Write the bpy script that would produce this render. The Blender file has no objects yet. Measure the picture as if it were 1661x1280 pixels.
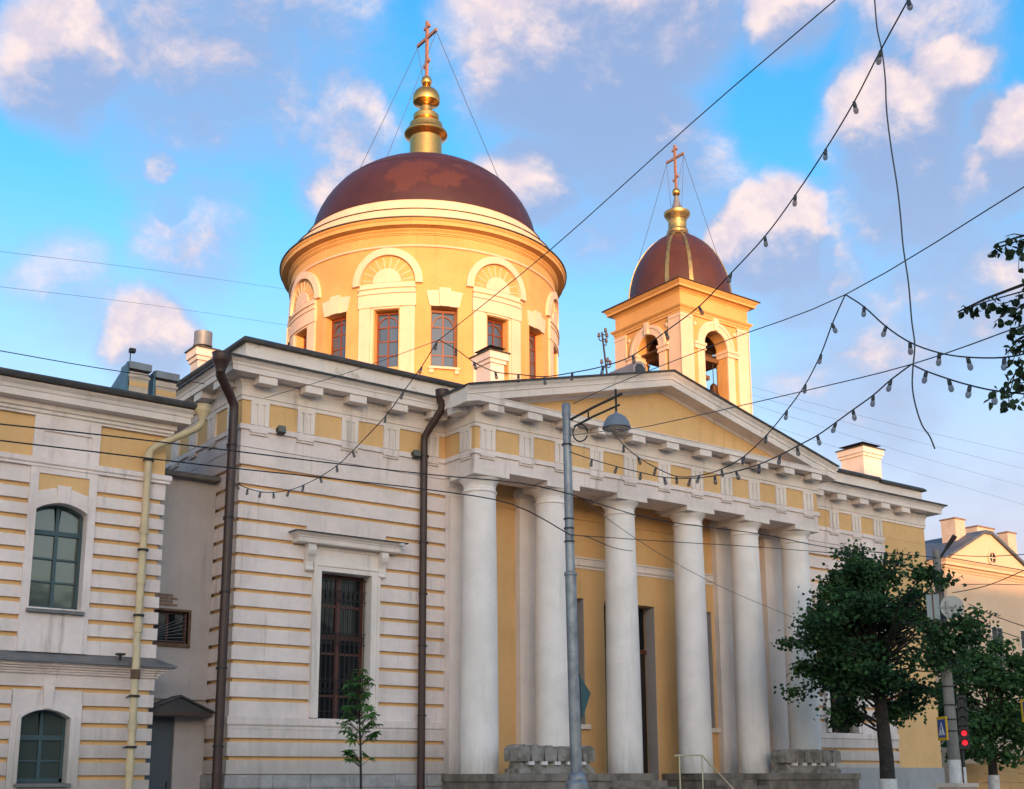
import bpy, math, random
import numpy as np
from mathutils import Vector
random.seed(7)
R = math.radians
sc = bpy.context.scene
col = sc.collection

# ------------------------------------------------------------------ camera
cam_d = bpy.data.cameras.new('camera')
cam = bpy.data.objects.new('camera', cam_d)
col.objects.link(cam)
sc.camera = cam
cam.location = (-11.18, -25.67, 1.70)
cam_d.sensor_fit = 'HORIZONTAL'
cam_d.sensor_width = 36.0
cam_d.lens = 36.0 * 1974.06 / 1661.0
cam_d.shift_y = (838.235 - 640.0) / 1661.0
cam_d.clip_start = 0.1
cam_d.clip_end = 3000.0
_yaw, _pit, _rol = R(36.5335), R(12.1144), R(-0.25448)
_f = Vector((math.sin(_yaw) * math.cos(_pit), math.cos(_yaw) * math.cos(_pit), math.sin(_pit)))
_r0 = Vector((math.cos(_yaw), -math.sin(_yaw), 0)); _u0 = _r0.cross(_f)
_r = _r0 * math.cos(_rol) + _u0 * math.sin(_rol)
_u = _u0 * math.cos(_rol) - _r0 * math.sin(_rol)
from mathutils import Matrix
cam.rotation_euler = Matrix((_r, _u, -_f)).transposed().to_euler()

# ------------------------------------------------------------------ light
SUN_AZ, SUN_EL = R(204.0), R(4.0)            # clockwise from +Y
SKY_STRENGTH, SUN_STRENGTH, EXPOSURE = 0.15, 2.15, 1.45
sc.view_settings.view_transform = 'Standard'
sc.view_settings.look = 'None'
sc.view_settings.gamma = 1.0
sc.view_settings.use_curve_mapping = False
sc.view_settings.exposure = EXPOSURE
sun_d = bpy.data.lights.new('sun', 'SUN')
sun_d.energy = SUN_STRENGTH
sun_d.angle = R(0.6)
sun_d.color = (1.0, 0.50, 0.21)
sun = bpy.data.objects.new('sun', sun_d); col.objects.link(sun)
_sd = Vector((math.sin(SUN_AZ) * math.cos(SUN_EL), math.cos(SUN_AZ) * math.cos(SUN_EL), math.sin(SUN_EL)))
sun.rotation_euler = _sd.to_track_quat('Z', 'Y').to_euler()
sun.location = (0, 0, 60)

world = bpy.data.worlds.new('World'); sc.world = world; world.use_nodes = True

class NT:
    """small helper round a node tree"""
    def __init__(s, nt): s.nt = nt
    def n(s, kind, **kw):
        nd = s.nt.nodes.new(kind)
        for k, v in kw.items(): setattr(nd, k, v)
        return nd
    def put(s, sock, v):
        if isinstance(v, bpy.types.NodeSocket): s.nt.links.new(v, sock)
        elif isinstance(v, (tuple, list)) and len(v) == 3 and sock.type == 'RGBA': sock.default_value = (*v, 1)
        else: sock.default_value = v
    def math(s, op, a, b=0.0, c=0.0, clamp=False):
        nd = s.n('ShaderNodeMath', operation=op, use_clamp=clamp)
        for i, v in enumerate((a, b, c)): s.put(nd.inputs[i], v)
        return nd.outputs[0]
    def vmath(s, op, a, b=(0, 0, 0)):
        nd = s.n('ShaderNodeVectorMath', operation=op)
        s.put(nd.inputs[0], a)
        if op == 'SCALE': s.put(nd.inputs[3], b)
        else: s.put(nd.inputs[1], b)
        return nd.outputs['Value'] if op in ('DOT_PRODUCT', 'LENGTH') else nd.outputs[0]
    def noise(s, vec, scale, detail=4.0, rough=0.55, dist=0.0):
        nd = s.n('ShaderNodeTexNoise')
        s.put(nd.inputs['Vector'], vec); nd.inputs['Scale'].default_value = scale
        nd.inputs['Detail'].default_value = detail; nd.inputs['Roughness'].default_value = rough
        nd.inputs['Distortion'].default_value = dist
        return nd.outputs[0]
    def step(s, v, lo, hi, a=0.0, b=1.0):
        nd = s.n('ShaderNodeMapRange', interpolation_type='SMOOTHSTEP')
        s.put(nd.inputs[0], v)
        for i, x in enumerate((lo, hi, a, b)): s.put(nd.inputs[i + 1], x)
        return nd.outputs[0]
    def mix(s, f, a, b, mode='MIX'):
        nd = s.n('ShaderNodeMix', data_type='RGBA', blend_type=mode)
        s.put(nd.inputs[0], f); s.put(nd.inputs[6], a); s.put(nd.inputs[7], b)
        return nd.outputs[2]

def build_sky():
    t = NT(world.node_tree)
    bg = world.node_tree.nodes['Background']
    sky = t.n('ShaderNodeTexSky', sky_type='NISHITA')
    sky.sun_disc = False; sky.sun_elevation = SUN_EL; sky.sun_rotation = SUN_AZ
    sky.air_density = 1.0; sky.dust_density = 0.6; sky.ozone_density = 2.0
    # cloud cover as a function of direction
    g = bpy.data.node_groups.new('cloud_cover', 'ShaderNodeTree')
    g.interface.new_socket('Dir', in_out='INPUT', socket_type='NodeSocketVector')
    g.interface.new_socket('Cover', in_out='OUTPUT', socket_type='NodeSocketFloat')
    k = NT(g)
    gi = k.n('NodeGroupInput'); go = k.n('NodeGroupOutput')
    d0 = gi.outputs[0]
    wn = k.n('ShaderNodeTexNoise'); k.put(wn.inputs['Vector'], d0); wn.inputs['Scale'].default_value = 9.0; wn.inputs['Detail'].default_value = 5.0; wn.inputs['Roughness'].default_value = 0.6
    off = k.vmath('SCALE', k.vmath('SUBTRACT', wn.outputs['Color'], (0.5, 0.5, 0.5)), 0.06)
    d = k.vmath('NORMALIZE', k.vmath('ADD', d0, off))
    flat = k.vmath('MULTIPLY', d0, (1, 1, 1.5))
    big = k.noise(flat, 4.2, 3.0, 0.5, 0.3)
    small = k.noise(flat, 13.0, 9.0, 0.66, 0.3)
    acc = None
    for (x, y, z, rad, w) in CLOUDS:
        dv = k.vmath('DOT_PRODUCT', d, (x, y, z))
        b = k.step(dv, math.cos(rad * 2.1), 1.0, 0.0, w)
        acc = b if acc is None else k.math('MAXIMUM', acc, b)
    v = k.math('MULTIPLY', k.math('SUBTRACT', big, 0.5), 0.60)
    v = k.math('ADD', v, k.math('MULTIPLY', k.math('SUBTRACT', small, 0.5), 0.55))
    v = k.math('ADD', v, k.math('MULTIPLY_ADD', acc, 0.62, -0.035))
    g.links.new(v, go.inputs[0])
    tc = t.n('ShaderNodeTexCoord')
    dirv = tc.outputs['Generated']
    def cover(vec):
        nd = t.n('ShaderNodeGroup'); nd.node_tree = g
        t.put(nd.inputs[0], vec); return nd.outputs[0]
    c0 = cover(dirv)
    c1 = cover(t.vmath('ADD', dirv, (-0.012, -0.004, 0.030)))
    sep = t.n('ShaderNodeSeparateXYZ'); t.put(sep.inputs[0], dirv)
    el = sep.outputs[2]
    veil = t.step(el, 0.12, 0.50, 0.16, 0.0)                     # more cloud low down, as in the photograph
    cc = t.math('ADD', c0, veil)
    cov = t.step(cc, 0.0, 0.56, 0.0, 0.97)
    lit = t.step(t.math('SUBTRACT', c0, c1), -0.06, 0.20)
    core = t.step(c0, 0.18, 0.62)
    dark = t.mix(core, (0.90, 1.03, 1.46), (0.84, 0.85, 1.20))
    ccol = t.mix(t.math('MULTIPLY', lit, t.step(c0, 0.06, 0.40)), dark, t.mix(t.step(t.noise(dirv, 38.0, 4.0, 0.6), 0.35, 0.65), (1.55, 1.38, 1.58), (2.1, 1.72, 1.66)))
    # sky brightened sunward and overhead, out of view, as added fill for shaded walls
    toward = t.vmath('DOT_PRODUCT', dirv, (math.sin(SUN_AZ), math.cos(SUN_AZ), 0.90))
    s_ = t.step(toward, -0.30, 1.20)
    glow = t.mix(s_, (0.76, 0.76, 0.76), SUNSIDE_FILL)
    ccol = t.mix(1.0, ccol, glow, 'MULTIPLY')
    hs = t.n('ShaderNodeHueSaturation'); hs.inputs['Saturation'].default_value = 1.34
    hs.inputs['Value'].default_value = 1.0
    t.put(hs.inputs['Color'], sky.outputs[0])
    blue = t.mix(1.0, hs.outputs[0], BLUE, 'MULTIPLY')
    blue = t.mix(t.step(el, 0.10, 0.50, 0.97, 0.0), blue, (1.16, 1.04, 1.24))
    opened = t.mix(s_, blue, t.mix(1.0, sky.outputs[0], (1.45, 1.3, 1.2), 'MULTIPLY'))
    cov = t.math('MULTIPLY', cov, t.math('MULTIPLY_ADD', lit, 0.30, 0.70))
    cov = t.math('MULTIPLY', cov, t.step(el, 0.0, 0.06))
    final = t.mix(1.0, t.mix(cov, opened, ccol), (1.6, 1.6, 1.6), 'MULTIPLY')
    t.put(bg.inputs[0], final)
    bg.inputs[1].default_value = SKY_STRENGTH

SUNSIDE_FILL = (3.85, 2.62, 2.02)
BLUE = (0.80, 0.98, 1.04)
CLOUDS = [
    (0.2184, 0.8331, 0.5082, 0.0381, 1.10),
    (0.2975, 0.7836, 0.5454, 0.0810, 0.90),
    (0.3353, 0.7594, 0.5576, 0.0333, 0.90),
    (0.3282, 0.8427, 0.4268, 0.0381, 0.70),
    (0.2951, 0.8373, 0.4603, 0.0114, 0.90),
    (0.3994, 0.7604, 0.5121, 0.0214, 0.80),
    (0.4034, 0.7763, 0.4843, 0.0333, 0.75),
    (0.4197, 0.7847, 0.4563, 0.0262, 0.90),
    (0.5356, 0.6414, 0.5494, 0.0619, 1.10),
    (0.5758, 0.5947, 0.5610, 0.0524, 0.95),
    (0.5729, 0.6503, 0.4989, 0.0571, 0.90),
    (0.5399, 0.7025, 0.4637, 0.0286, 1.10),
    (0.5834, 0.6870, 0.4332, 0.0381, 0.70),
    (0.3068, 0.8897, 0.3380, 0.0286, 0.85),
    (0.6933, 0.5931, 0.4094, 0.0310, 1.15),
    (0.7222, 0.5763, 0.3824, 0.0381, 0.70),
    (0.7272, 0.4979, 0.4725, 0.0357, 1.15),
    (0.7466, 0.4982, 0.4408, 0.0429, 0.75),
    (0.7359, 0.4534, 0.5029, 0.0200, 1.00),
    (0.7750, 0.4353, 0.4582, 0.0214, 1.00),
    (0.7727, 0.4582, 0.4394, 0.0286, 0.75),
    (0.6484, 0.5196, 0.5564, 0.0286, 0.90),
    (0.7021, 0.4572, 0.5459, 0.0381, 0.70),
    (0.7609, 0.5641, 0.3208, 0.0476, 0.60),
    (0.7890, 0.4909, 0.3695, 0.0429, 0.60),
    (0.2461, 0.8981, 0.3644, 0.0286, 0.50),
    (0.6293, 0.6357, 0.4471, 0.0381, 0.70),
]
build_sky()

# ------------------------------------------------------------------ materials
M = {}
def mat(name, base, rough=0.8, alt=None, alt_f=0.35, alt_scale=0.7, stain=0.0, stain_col=(0.10, 0.085, 0.07), grain=0.05, bump=0.0, bump_scale=40.0,
        metal=0.0, spec=None, emit=None, patch=None, zstain=None):
    m = bpy.data.materials.new(name); m.use_nodes = True
    t = NT(m.node_tree); p = m.node_tree.nodes['Principled BSDF']
    geo = t.n('ShaderNodeNewGeometry'); pos = geo.outputs['Position']
    c = base
    if alt is not None:
        f = t.step(t.noise(pos, alt_scale, 6.0, 0.6), 0.38, 0.66, 0.0, alt_f)
        c = t.mix(f, base, alt)
    if grain:
        f = t.noise(pos, 9.0, 5.0, 0.65)
        v = t.math('MULTIPLY_ADD', f, 2.2 * grain, 1.0 - 1.1 * grain)
        cm = t.n('ShaderNodeCombineColor'); [t.put(cm.inputs[i], v) for i in range(3)]
        c = t.mix(1.0, c, cm.outputs[0], 'MULTIPLY')
    if stain:
        sv = t.vmath('MULTIPLY', pos, (2.6, 2.6, 0.22))
        f = t.step(t.noise(sv, 1.6, 5.0, 0.62), 0.52, 0.80, 0.0, stain)
        f2 = t.step(t.noise(pos, 0.55, 3.0, 0.5), 0.38, 0.58, 0.15, 1.0)
        c = t.mix(t.math('MULTIPLY', f, f2), c, stain_col)
    if zstain:
        z0, z1, amt, sc_ = zstain
        sep = t.n('ShaderNodeSeparateXYZ'); t.put(sep.inputs[0], pos)
        edge = t.noise(t.vmath('MULTIPLY', pos, (3.5, 3.5, 0.35)), 1.7, 5.0, 0.65)
        zz = t.math('MULTIPLY_ADD', edge, -1.5, t.math('ADD', sep.outputs[2], 0.75))
        f = t.step(zz, z0, z1, amt, 0.0)
        c = t.mix(f, c, sc_)
    if patch:
        pc, lo, hi, scl = patch[:4]
        nv = t.noise(pos, scl, 7.0, 0.62)
        if len(patch) > 4:      # a worn place of its own shape round one point
            dd = t.vmath('LENGTH', t.vmath('MULTIPLY', t.vmath('SUBTRACT', pos, patch[4]), patch[5]))
            nv = t.math('ADD', nv, t.step(dd, 0.2, 1.0, 0.14, -0.14))
        f = t.step(nv, lo, hi)
        c = t.mix(f, c, pc)
    t.put(p.inputs['Base Color'], c)
    p.inputs['Roughness'].default_value = rough
    p.inputs['Metallic'].default_value = metal
    if spec is not None: p.inputs['Specular IOR Level'].default_value = spec
    if emit:
        p.inputs['Emission Color'].default_value = (*emit[0], 1); p.inputs['Emission Strength'].default_value = emit[1]
    if bump:
        b = t.n('ShaderNodeBump'); b.inputs['Strength'].default_value = bump; b.inputs['Distance'].default_value = 0.02
        h = t.math('ADD', t.noise(pos, bump_scale, 4.0, 0.6), t.math('MULTIPLY', t.noise(pos, bump_scale * 0.13, 3.0, 0.5), 1.4))
        t.put(b.inputs['Height'], h); t.put(p.inputs['Normal'], b.outputs[0])
    M[name] = m
    return m

WHITE = (0.84, 0.715, 0.665)
mat('stucco_white', WHITE, 0.85, alt=(0.64, 0.545, 0.50), alt_f=0.75, stain=0.95, stain_col=(0.38, 0.305, 0.26), grain=0.10, bump=0.25,
    zstain=(1.7, 3.5, 0.70, (0.36, 0.31, 0.265)))
mat('trim_white', (0.83, 0.725, 0.655), 0.85, alt=(0.63, 0.555, 0.50), alt_f=0.6, stain=0.7, stain_col=(0.34, 0.29, 0.24), grain=0.05, bump=0.2)
mat('attic_plaster', (0.82, 0.72, 0.655), 0.88, alt=(0.66, 0.59, 0.53), alt_f=0.5, stain=0.3, stain_col=(0.36, 0.30, 0.25), grain=0.06, bump=0.3, patch=((0.58, 0.49, 0.40), 0.575, 0.61, 0.9))
mat('column_white', (0.87, 0.79, 0.745), 0.8, alt=(0.70, 0.63, 0.585), alt_f=0.45, alt_scale=1.3, stain=0.32, stain_col=(0.36, 0.31, 0.27), grain=0.05, bump=0.3, bump_scale=25,
    zstain=(1.6, 2.6, 0.55, (0.37, 0.335, 0.29)))
mat('stucco_yellow', (0.75, 0.465, 0.205), 0.85, alt=(0.66, 0.395, 0.165), alt_f=0.7, stain=0.45, stain_col=(0.33, 0.18, 0.06), grain=0.06, bump=0.25)
mat('sunlit_yellow', (0.67, 0.385, 0.145), 0.85, alt=(0.57, 0.315, 0.11), alt_f=0.8, stain=0.6, stain_col=(0.42, 0.24, 0.09), grain=0.06, bump=0.2)  # same ochre as the walls, golden sunlight put into the colour
mat('sunlit_white', (0.78, 0.59, 0.44), 0.85, alt=(0.66, 0.48, 0.36), alt_f=0.6, stain=0.4, stain_col=(0.45, 0.33, 0.23), grain=0.04, bump=0.15)  # copy of the white trim with warm sunlight put into its colour
mat('link_grey', (0.50, 0.455, 0.44), 0.9, alt=(0.42, 0.385, 0.37), alt_f=0.7, stain=0.4, stain_col=(0.25, 0.22, 0.2), grain=0.07, bump=0.3)
mat('plinth_stone', (0.40, 0.38, 0.365), 0.9, alt=(0.27, 0.255, 0.245), alt_f=0.8, alt_scale=2.0, stain=0.75, stain_col=(0.10, 0.085, 0.07), grain=0.15, bump=0.6)
mat('old_stone', (0.25, 0.21, 0.175), 0.92, alt=(0.12, 0.10, 0.08), alt_f=0.85, alt_scale=2.4, stain=0.8, stain_col=(0.055, 0.05, 0.04), grain=0.2, bump=0.9, bump_scale=25)
mat('plinth_grey', (0.36, 0.36, 0.365), 0.9, alt=(0.29, 0.29, 0.29), alt_f=0.7, stain=0.4, grain=0.1, bump=0.3)
mat('roof_dark', (0.045, 0.043, 0.045), 0.5, alt=(0.09, 0.08, 0.07), alt_f=0.8, alt_scale=2.0, grain=0.2, bump=0.2, metal=0.3)
mat('roof_brown', (0.075, 0.035, 0.027), 0.55, alt=(0.05, 0.03, 0.028), alt_f=0.8, alt_scale=1.5, grain=0.15, bump=0.2)
mat('roof_blue', (0.075, 0.17, 0.23), 0.45, alt=(0.055, 0.12, 0.16), alt_f=0.7, alt_scale=2.0, grain=0.1, bump=0.2, metal=0.2)
mat('roof_slate', (0.10, 0.12, 0.15), 0.6, alt=(0.06, 0.07, 0.09), alt_f=0.8, alt_scale=1.5, grain=0.1, bump=0.2)
mat('dome_red', (0.062, 0.021, 0.023), 0.50, spec=0.35, alt=(0.046, 0.016, 0.019), alt_f=0.8, alt_scale=1.2, grain=0.12, bump=0.15, patch=((0.092, 0.030, 0.023), 0.53, 0.60, 1.25, (9.9, 7.9, 22.75), (0.33, 0.33, 0.8)))
mat('dome_rust', (0.082, 0.028, 0.018), 0.5, spec=0.35, alt=(0.060, 0.021, 0.017), alt_f=0.8, alt_scale=1.6, grain=0.12, bump=0.15, patch=((0.06, 0.024, 0.032), 0.55, 0.62, 0.85))
mat('gold', (0.74, 0.38, 0.11), 0.26, alt=(0.66, 0.36, 0.10), alt_f=0.7, alt_scale=5.0, grain=0.12, bump=0.12, bump_scale=14, metal=0.95)
mat('gold_dull', (0.50, 0.36, 0.14), 0.42, alt=(0.22, 0.17, 0.10), alt_f=0.75, alt_scale=4.0, grain=0.15, metal=0.85, bump=0.1)
mat('cross_metal', (0.55, 0.24, 0.13), 0.4, metal=0.6, grain=0.1)
mat('pipe_brown', (0.038, 0.017, 0.014), 0.45, alt=(0.06, 0.025, 0.019), alt_f=0.6, alt_scale=3.0, grain=0.12)
mat('pipe_cream', (0.62, 0.48, 0.28), 0.5, alt=(0.48, 0.38, 0.23), alt_f=0.7, alt_scale=3.0, stain=0.5, grain=0.08, patch=((0.22, 0.15, 0.09), 0.70, 0.74, 5.0))
mat('pipe_rust', (0.16, 0.09, 0.05), 0.8, alt=(0.07, 0.04, 0.025), alt_f=0.8, alt_scale=9.0, grain=0.2)
mat('frame_red', (0.10, 0.025, 0.016), 0.45, grain=0.1)
mat('frame_orange', (0.20, 0.045, 0.014), 0.45, grain=0.1)
mat('frame_teal', (0.035, 0.075, 0.085), 0.5, alt=(0.05, 0.10, 0.11), grain=0.1)
mat('sill_grey', (0.12, 0.115, 0.115), 0.5, alt=(0.2, 0.17, 0.15), alt_f=0.6, alt_scale=4, grain=0.12)
mat('iron', (0.018, 0.015, 0.014), 0.6, grain=0.1)
mat('cable', (0.016, 0.016, 0.018), 0.6, grain=0.0)
mat('cable_grey', (0.06, 0.065, 0.075), 0.6, grain=0.0)
mat('socket', (0.045, 0.05, 0.055), 0.5, grain=0.0)
mat('lamp_metal', (0.30, 0.315, 0.33), 0.42, alt=(0.15, 0.16, 0.18), alt_f=0.8, alt_scale=3.0, stain=0.6, stain_col=(0.10, 0.11, 0.12), grain=0.15, metal=0.55, bump=0.15)
mat('lamp_grey', (0.17, 0.20, 0.235), 0.5, grain=0.12)
mat('flood_grey', (0.12, 0.12, 0.105), 0.6, grain=0.15)
mat('concrete', (0.27, 0.245, 0.22), 0.9, alt=(0.18, 0.165, 0.15), alt_f=0.7, alt_scale=2.5, stain=0.5, grain=0.15, bump=0.4)
mat('whitewash', (0.72, 0.70, 0.69), 0.9, alt=(0.55, 0.52, 0.5), alt_f=0.7, alt_scale=5.0, grain=0.1, bump=0.4)
mat('sign_back', (0.27, 0.30, 0.31), 0.45, metal=0.4, grain=0.1)
mat('sign_yellow', (0.75, 0.42, 0.01), 0.5, grain=0.02)
mat('sign_blue', (0.01, 0.06, 0.32), 0.4, grain=0.02)
mat('sign_white', (0.8, 0.8, 0.8), 0.4, grain=0.0)
mat('red_lamp', (0.5, 0.01, 0.02), 0.4, grain=0.0, emit=((1.0, 0.01, 0.03), 0.42))
mat('dark_lens', (0.02, 0.02, 0.025), 0.2, grain=0.0)
mat('black_plastic', (0.012, 0.012, 0.014), 0.5, grain=0.0)
mat('door_grey', (0.085, 0.10, 0.12), 0.5, grain=0.08)
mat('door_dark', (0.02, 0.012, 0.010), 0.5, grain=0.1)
mat('teal_metal', (0.03, 0.09, 0.10), 0.5, grain=0.1)
mat('rail_cream', (0.58, 0.50, 0.33), 0.5, grain=0.08)
mat('bark', (0.030, 0.024, 0.020), 0.95, alt=(0.05, 0.042, 0.035), alt_f=0.8, alt_scale=6.0, grain=0.25, bump=0.8, bump_scale=30)
mat('asphalt', (0.05, 0.05, 0.052), 0.9, alt=(0.065, 0.063, 0.06), alt_f=0.7, alt_scale=0.6, grain=0.2, bump=0.4)
mat('paving', (0.19, 0.18, 0.17), 0.9, alt=(0.19, 0.18, 0.17), alt_f=0.7, alt_scale=1.0, grain=0.12, bump=0.3)
mat('kerb_stone', (0.30, 0.29, 0.28), 0.9, grain=0.15, bump=0.3)
mat('road_paint', (0.75, 0.75, 0.73), 0.7, alt=(0.4, 0.4, 0.4), alt_scale=6.0, grain=0.1)
mat('earth', (0.09, 0.085, 0.07), 0.95, alt=(0.06, 0.075, 0.04), alt_f=0.8, grain=0.2)
mat('gable_cream', (0.72, 0.52, 0.36), 0.85, alt=(0.66, 0.46, 0.31), alt_f=0.6, stain=0.2, stain_col=(0.4, 0.28, 0.18), grain=0.05, bump=0.2)
mat('chimney_plaster', (0.60, 0.49, 0.40), 0.9, alt=(0.48, 0.38, 0.3), alt_f=0.6, alt_scale=2.0, grain=0.1, bump=0.3)
mat('zinc', (0.24, 0.25, 0.27), 0.5, alt=(0.17, 0.18, 0.2), alt_f=0.6, alt_scale=3, grain=0.1, metal=0.4)
mat('house_a', (0.55, 0.44, 0.32), 0.9, alt=(0.48, 0.38, 0.28), grain=0.06, bump=0.2)
mat('house_b', (0.60, 0.53, 0.47), 0.9, alt=(0.52, 0.46, 0.41), grain=0.06, bump=0.2)
mat('house_c', (0.58, 0.42, 0.34), 0.9, alt=(0.5, 0.36, 0.3), grain=0.06, bump=0.2)
mat('brick', (0.22, 0.13, 0.10), 0.9, alt=(0.30, 0.22, 0.18), alt_f=0.7, alt_scale=8.0, grain=0.2, bump=0.5)
mat('bronze', (0.16, 0.07, 0.03), 0.4, metal=0.8, grain=0.1)
mat('timber', (0.16, 0.075, 0.03), 0.8, alt=(0.09, 0.045, 0.02), alt_f=0.8, alt_scale=6.0, grain=0.15)
mat('porcelain', (0.6, 0.55, 0.5), 0.25, grain=0.0)
mat('insulator_brown', (0.10, 0.065, 0.05), 0.25, grain=0.0)
mat('moss_white', (0.33, 0.29, 0.26), 0.9, alt=(0.12, 0.11, 0.075), alt_f=0.85, alt_scale=3.5, stain=0.6, stain_col=(0.07, 0.065, 0.05), grain=0.15, bump=0.6)

def glass(name, base, rough=0.06, wav=0.05, spec=0.7, ior=1.6):
    m = bpy.data.materials.new(name); m.use_nodes = True
    t = NT(m.node_tree); p = m.node_tree.nodes['Principled BSDF']
    p.inputs['Base Color'].default_value = (*base, 1); p.inputs['Roughness'].default_value = rough
    p.inputs['Specular IOR Level'].default_value = spec; p.inputs['IOR'].default_value = ior
    geo = t.n('ShaderNodeNewGeometry')
    b = t.n('ShaderNodeBump'); b.inputs['Strength'].default_value = wav; b.inputs['Distance'].default_value = 0.05
    t.put(b.inputs['Height'], t.noise(geo.outputs['Position'], 2.5, 2.0, 0.5)); t.put(p.inputs['Normal'], b.outputs[0])
    M[name] = m
glass('glass_dark', (0.010, 0.012, 0.015), 0.06, 0.05, 0.35, 1.45)
glass('glass_green', (0.045, 0.062, 0.052), 0.10)
glass('glass_sky_tint', (0.055, 0.08, 0.13), 0.05, 0.03, 0.7, 1.6)  # blue of the reflected sky is put into the base colour

def clear_glass(name, tint, a):
    m = bpy.data.materials.new(name); m.use_nodes = True
    p = m.node_tree.nodes['Principled BSDF']
    p.inputs['Base Color'].default_value = (*tint, 1); p.inputs['Roughness'].default_value = 0.05
    p.inputs['Alpha'].default_value = a; M[name] = m
clear_glass('bulb_glass', (0.10, 0.085, 0.09), 0.62)
clear_glass('globe_plastic', (0.55, 0.45, 0.38), 0.40)

def leaf_mat(name, c1, c2):
    m = bpy.data.materials.new(name); m.use_nodes = True
    t = NT(m.node_tree); p = m.node_tree.nodes['Principled BSDF']
    geo = t.n('ShaderNodeNewGeometry')
    f = t.step(t.noise(geo.outputs['Position'], 1.7, 3.0, 0.6), 0.35, 0.68)
    c = t.mix(f, c1, c2)
    rnd = t.math('MULTIPLY_ADD', geo.outputs['Random Per Island'], 0.9, 0.55)
    cm = t.n('ShaderNodeCombineColor'); [t.put(cm.inputs[i], rnd) for i in range(3)]
    c = t.mix(1.0, c, cm.outputs[0], 'MULTIPLY')
    t.put(p.inputs['Base Color'], c); p.inputs['Roughness'].default_value = 0.6; p.inputs['Specular IOR Level'].default_value = 0.3
    tr = t.n('ShaderNodeBsdfTranslucent'); t.put(tr.inputs[0], c)
    mx = t.n('ShaderNodeMixShader'); mx.inputs[0].default_value = 0.3
    out = m.node_tree.nodes['Material Output']
    t.put(mx.inputs[1], p.outputs[0]); t.put(mx.inputs[2], tr.outputs[0]); t.put(out.inputs[0], mx.outputs[0])
    M[name] = m
leaf_mat('leaf_dark', (0.016, 0.052, 0.022), (0.055, 0.130, 0.036))
leaf_mat('leaf_mid', (0.035, 0.095, 0.030), (0.060, 0.135, 0.038))
leaf_mat('leaf_fresh', (0.045, 0.13, 0.028), (0.10, 0.22, 0.04))
leaf_mat('leaf_branch', (0.020, 0.040, 0.016), (0.035, 0.06, 0.02))

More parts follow.
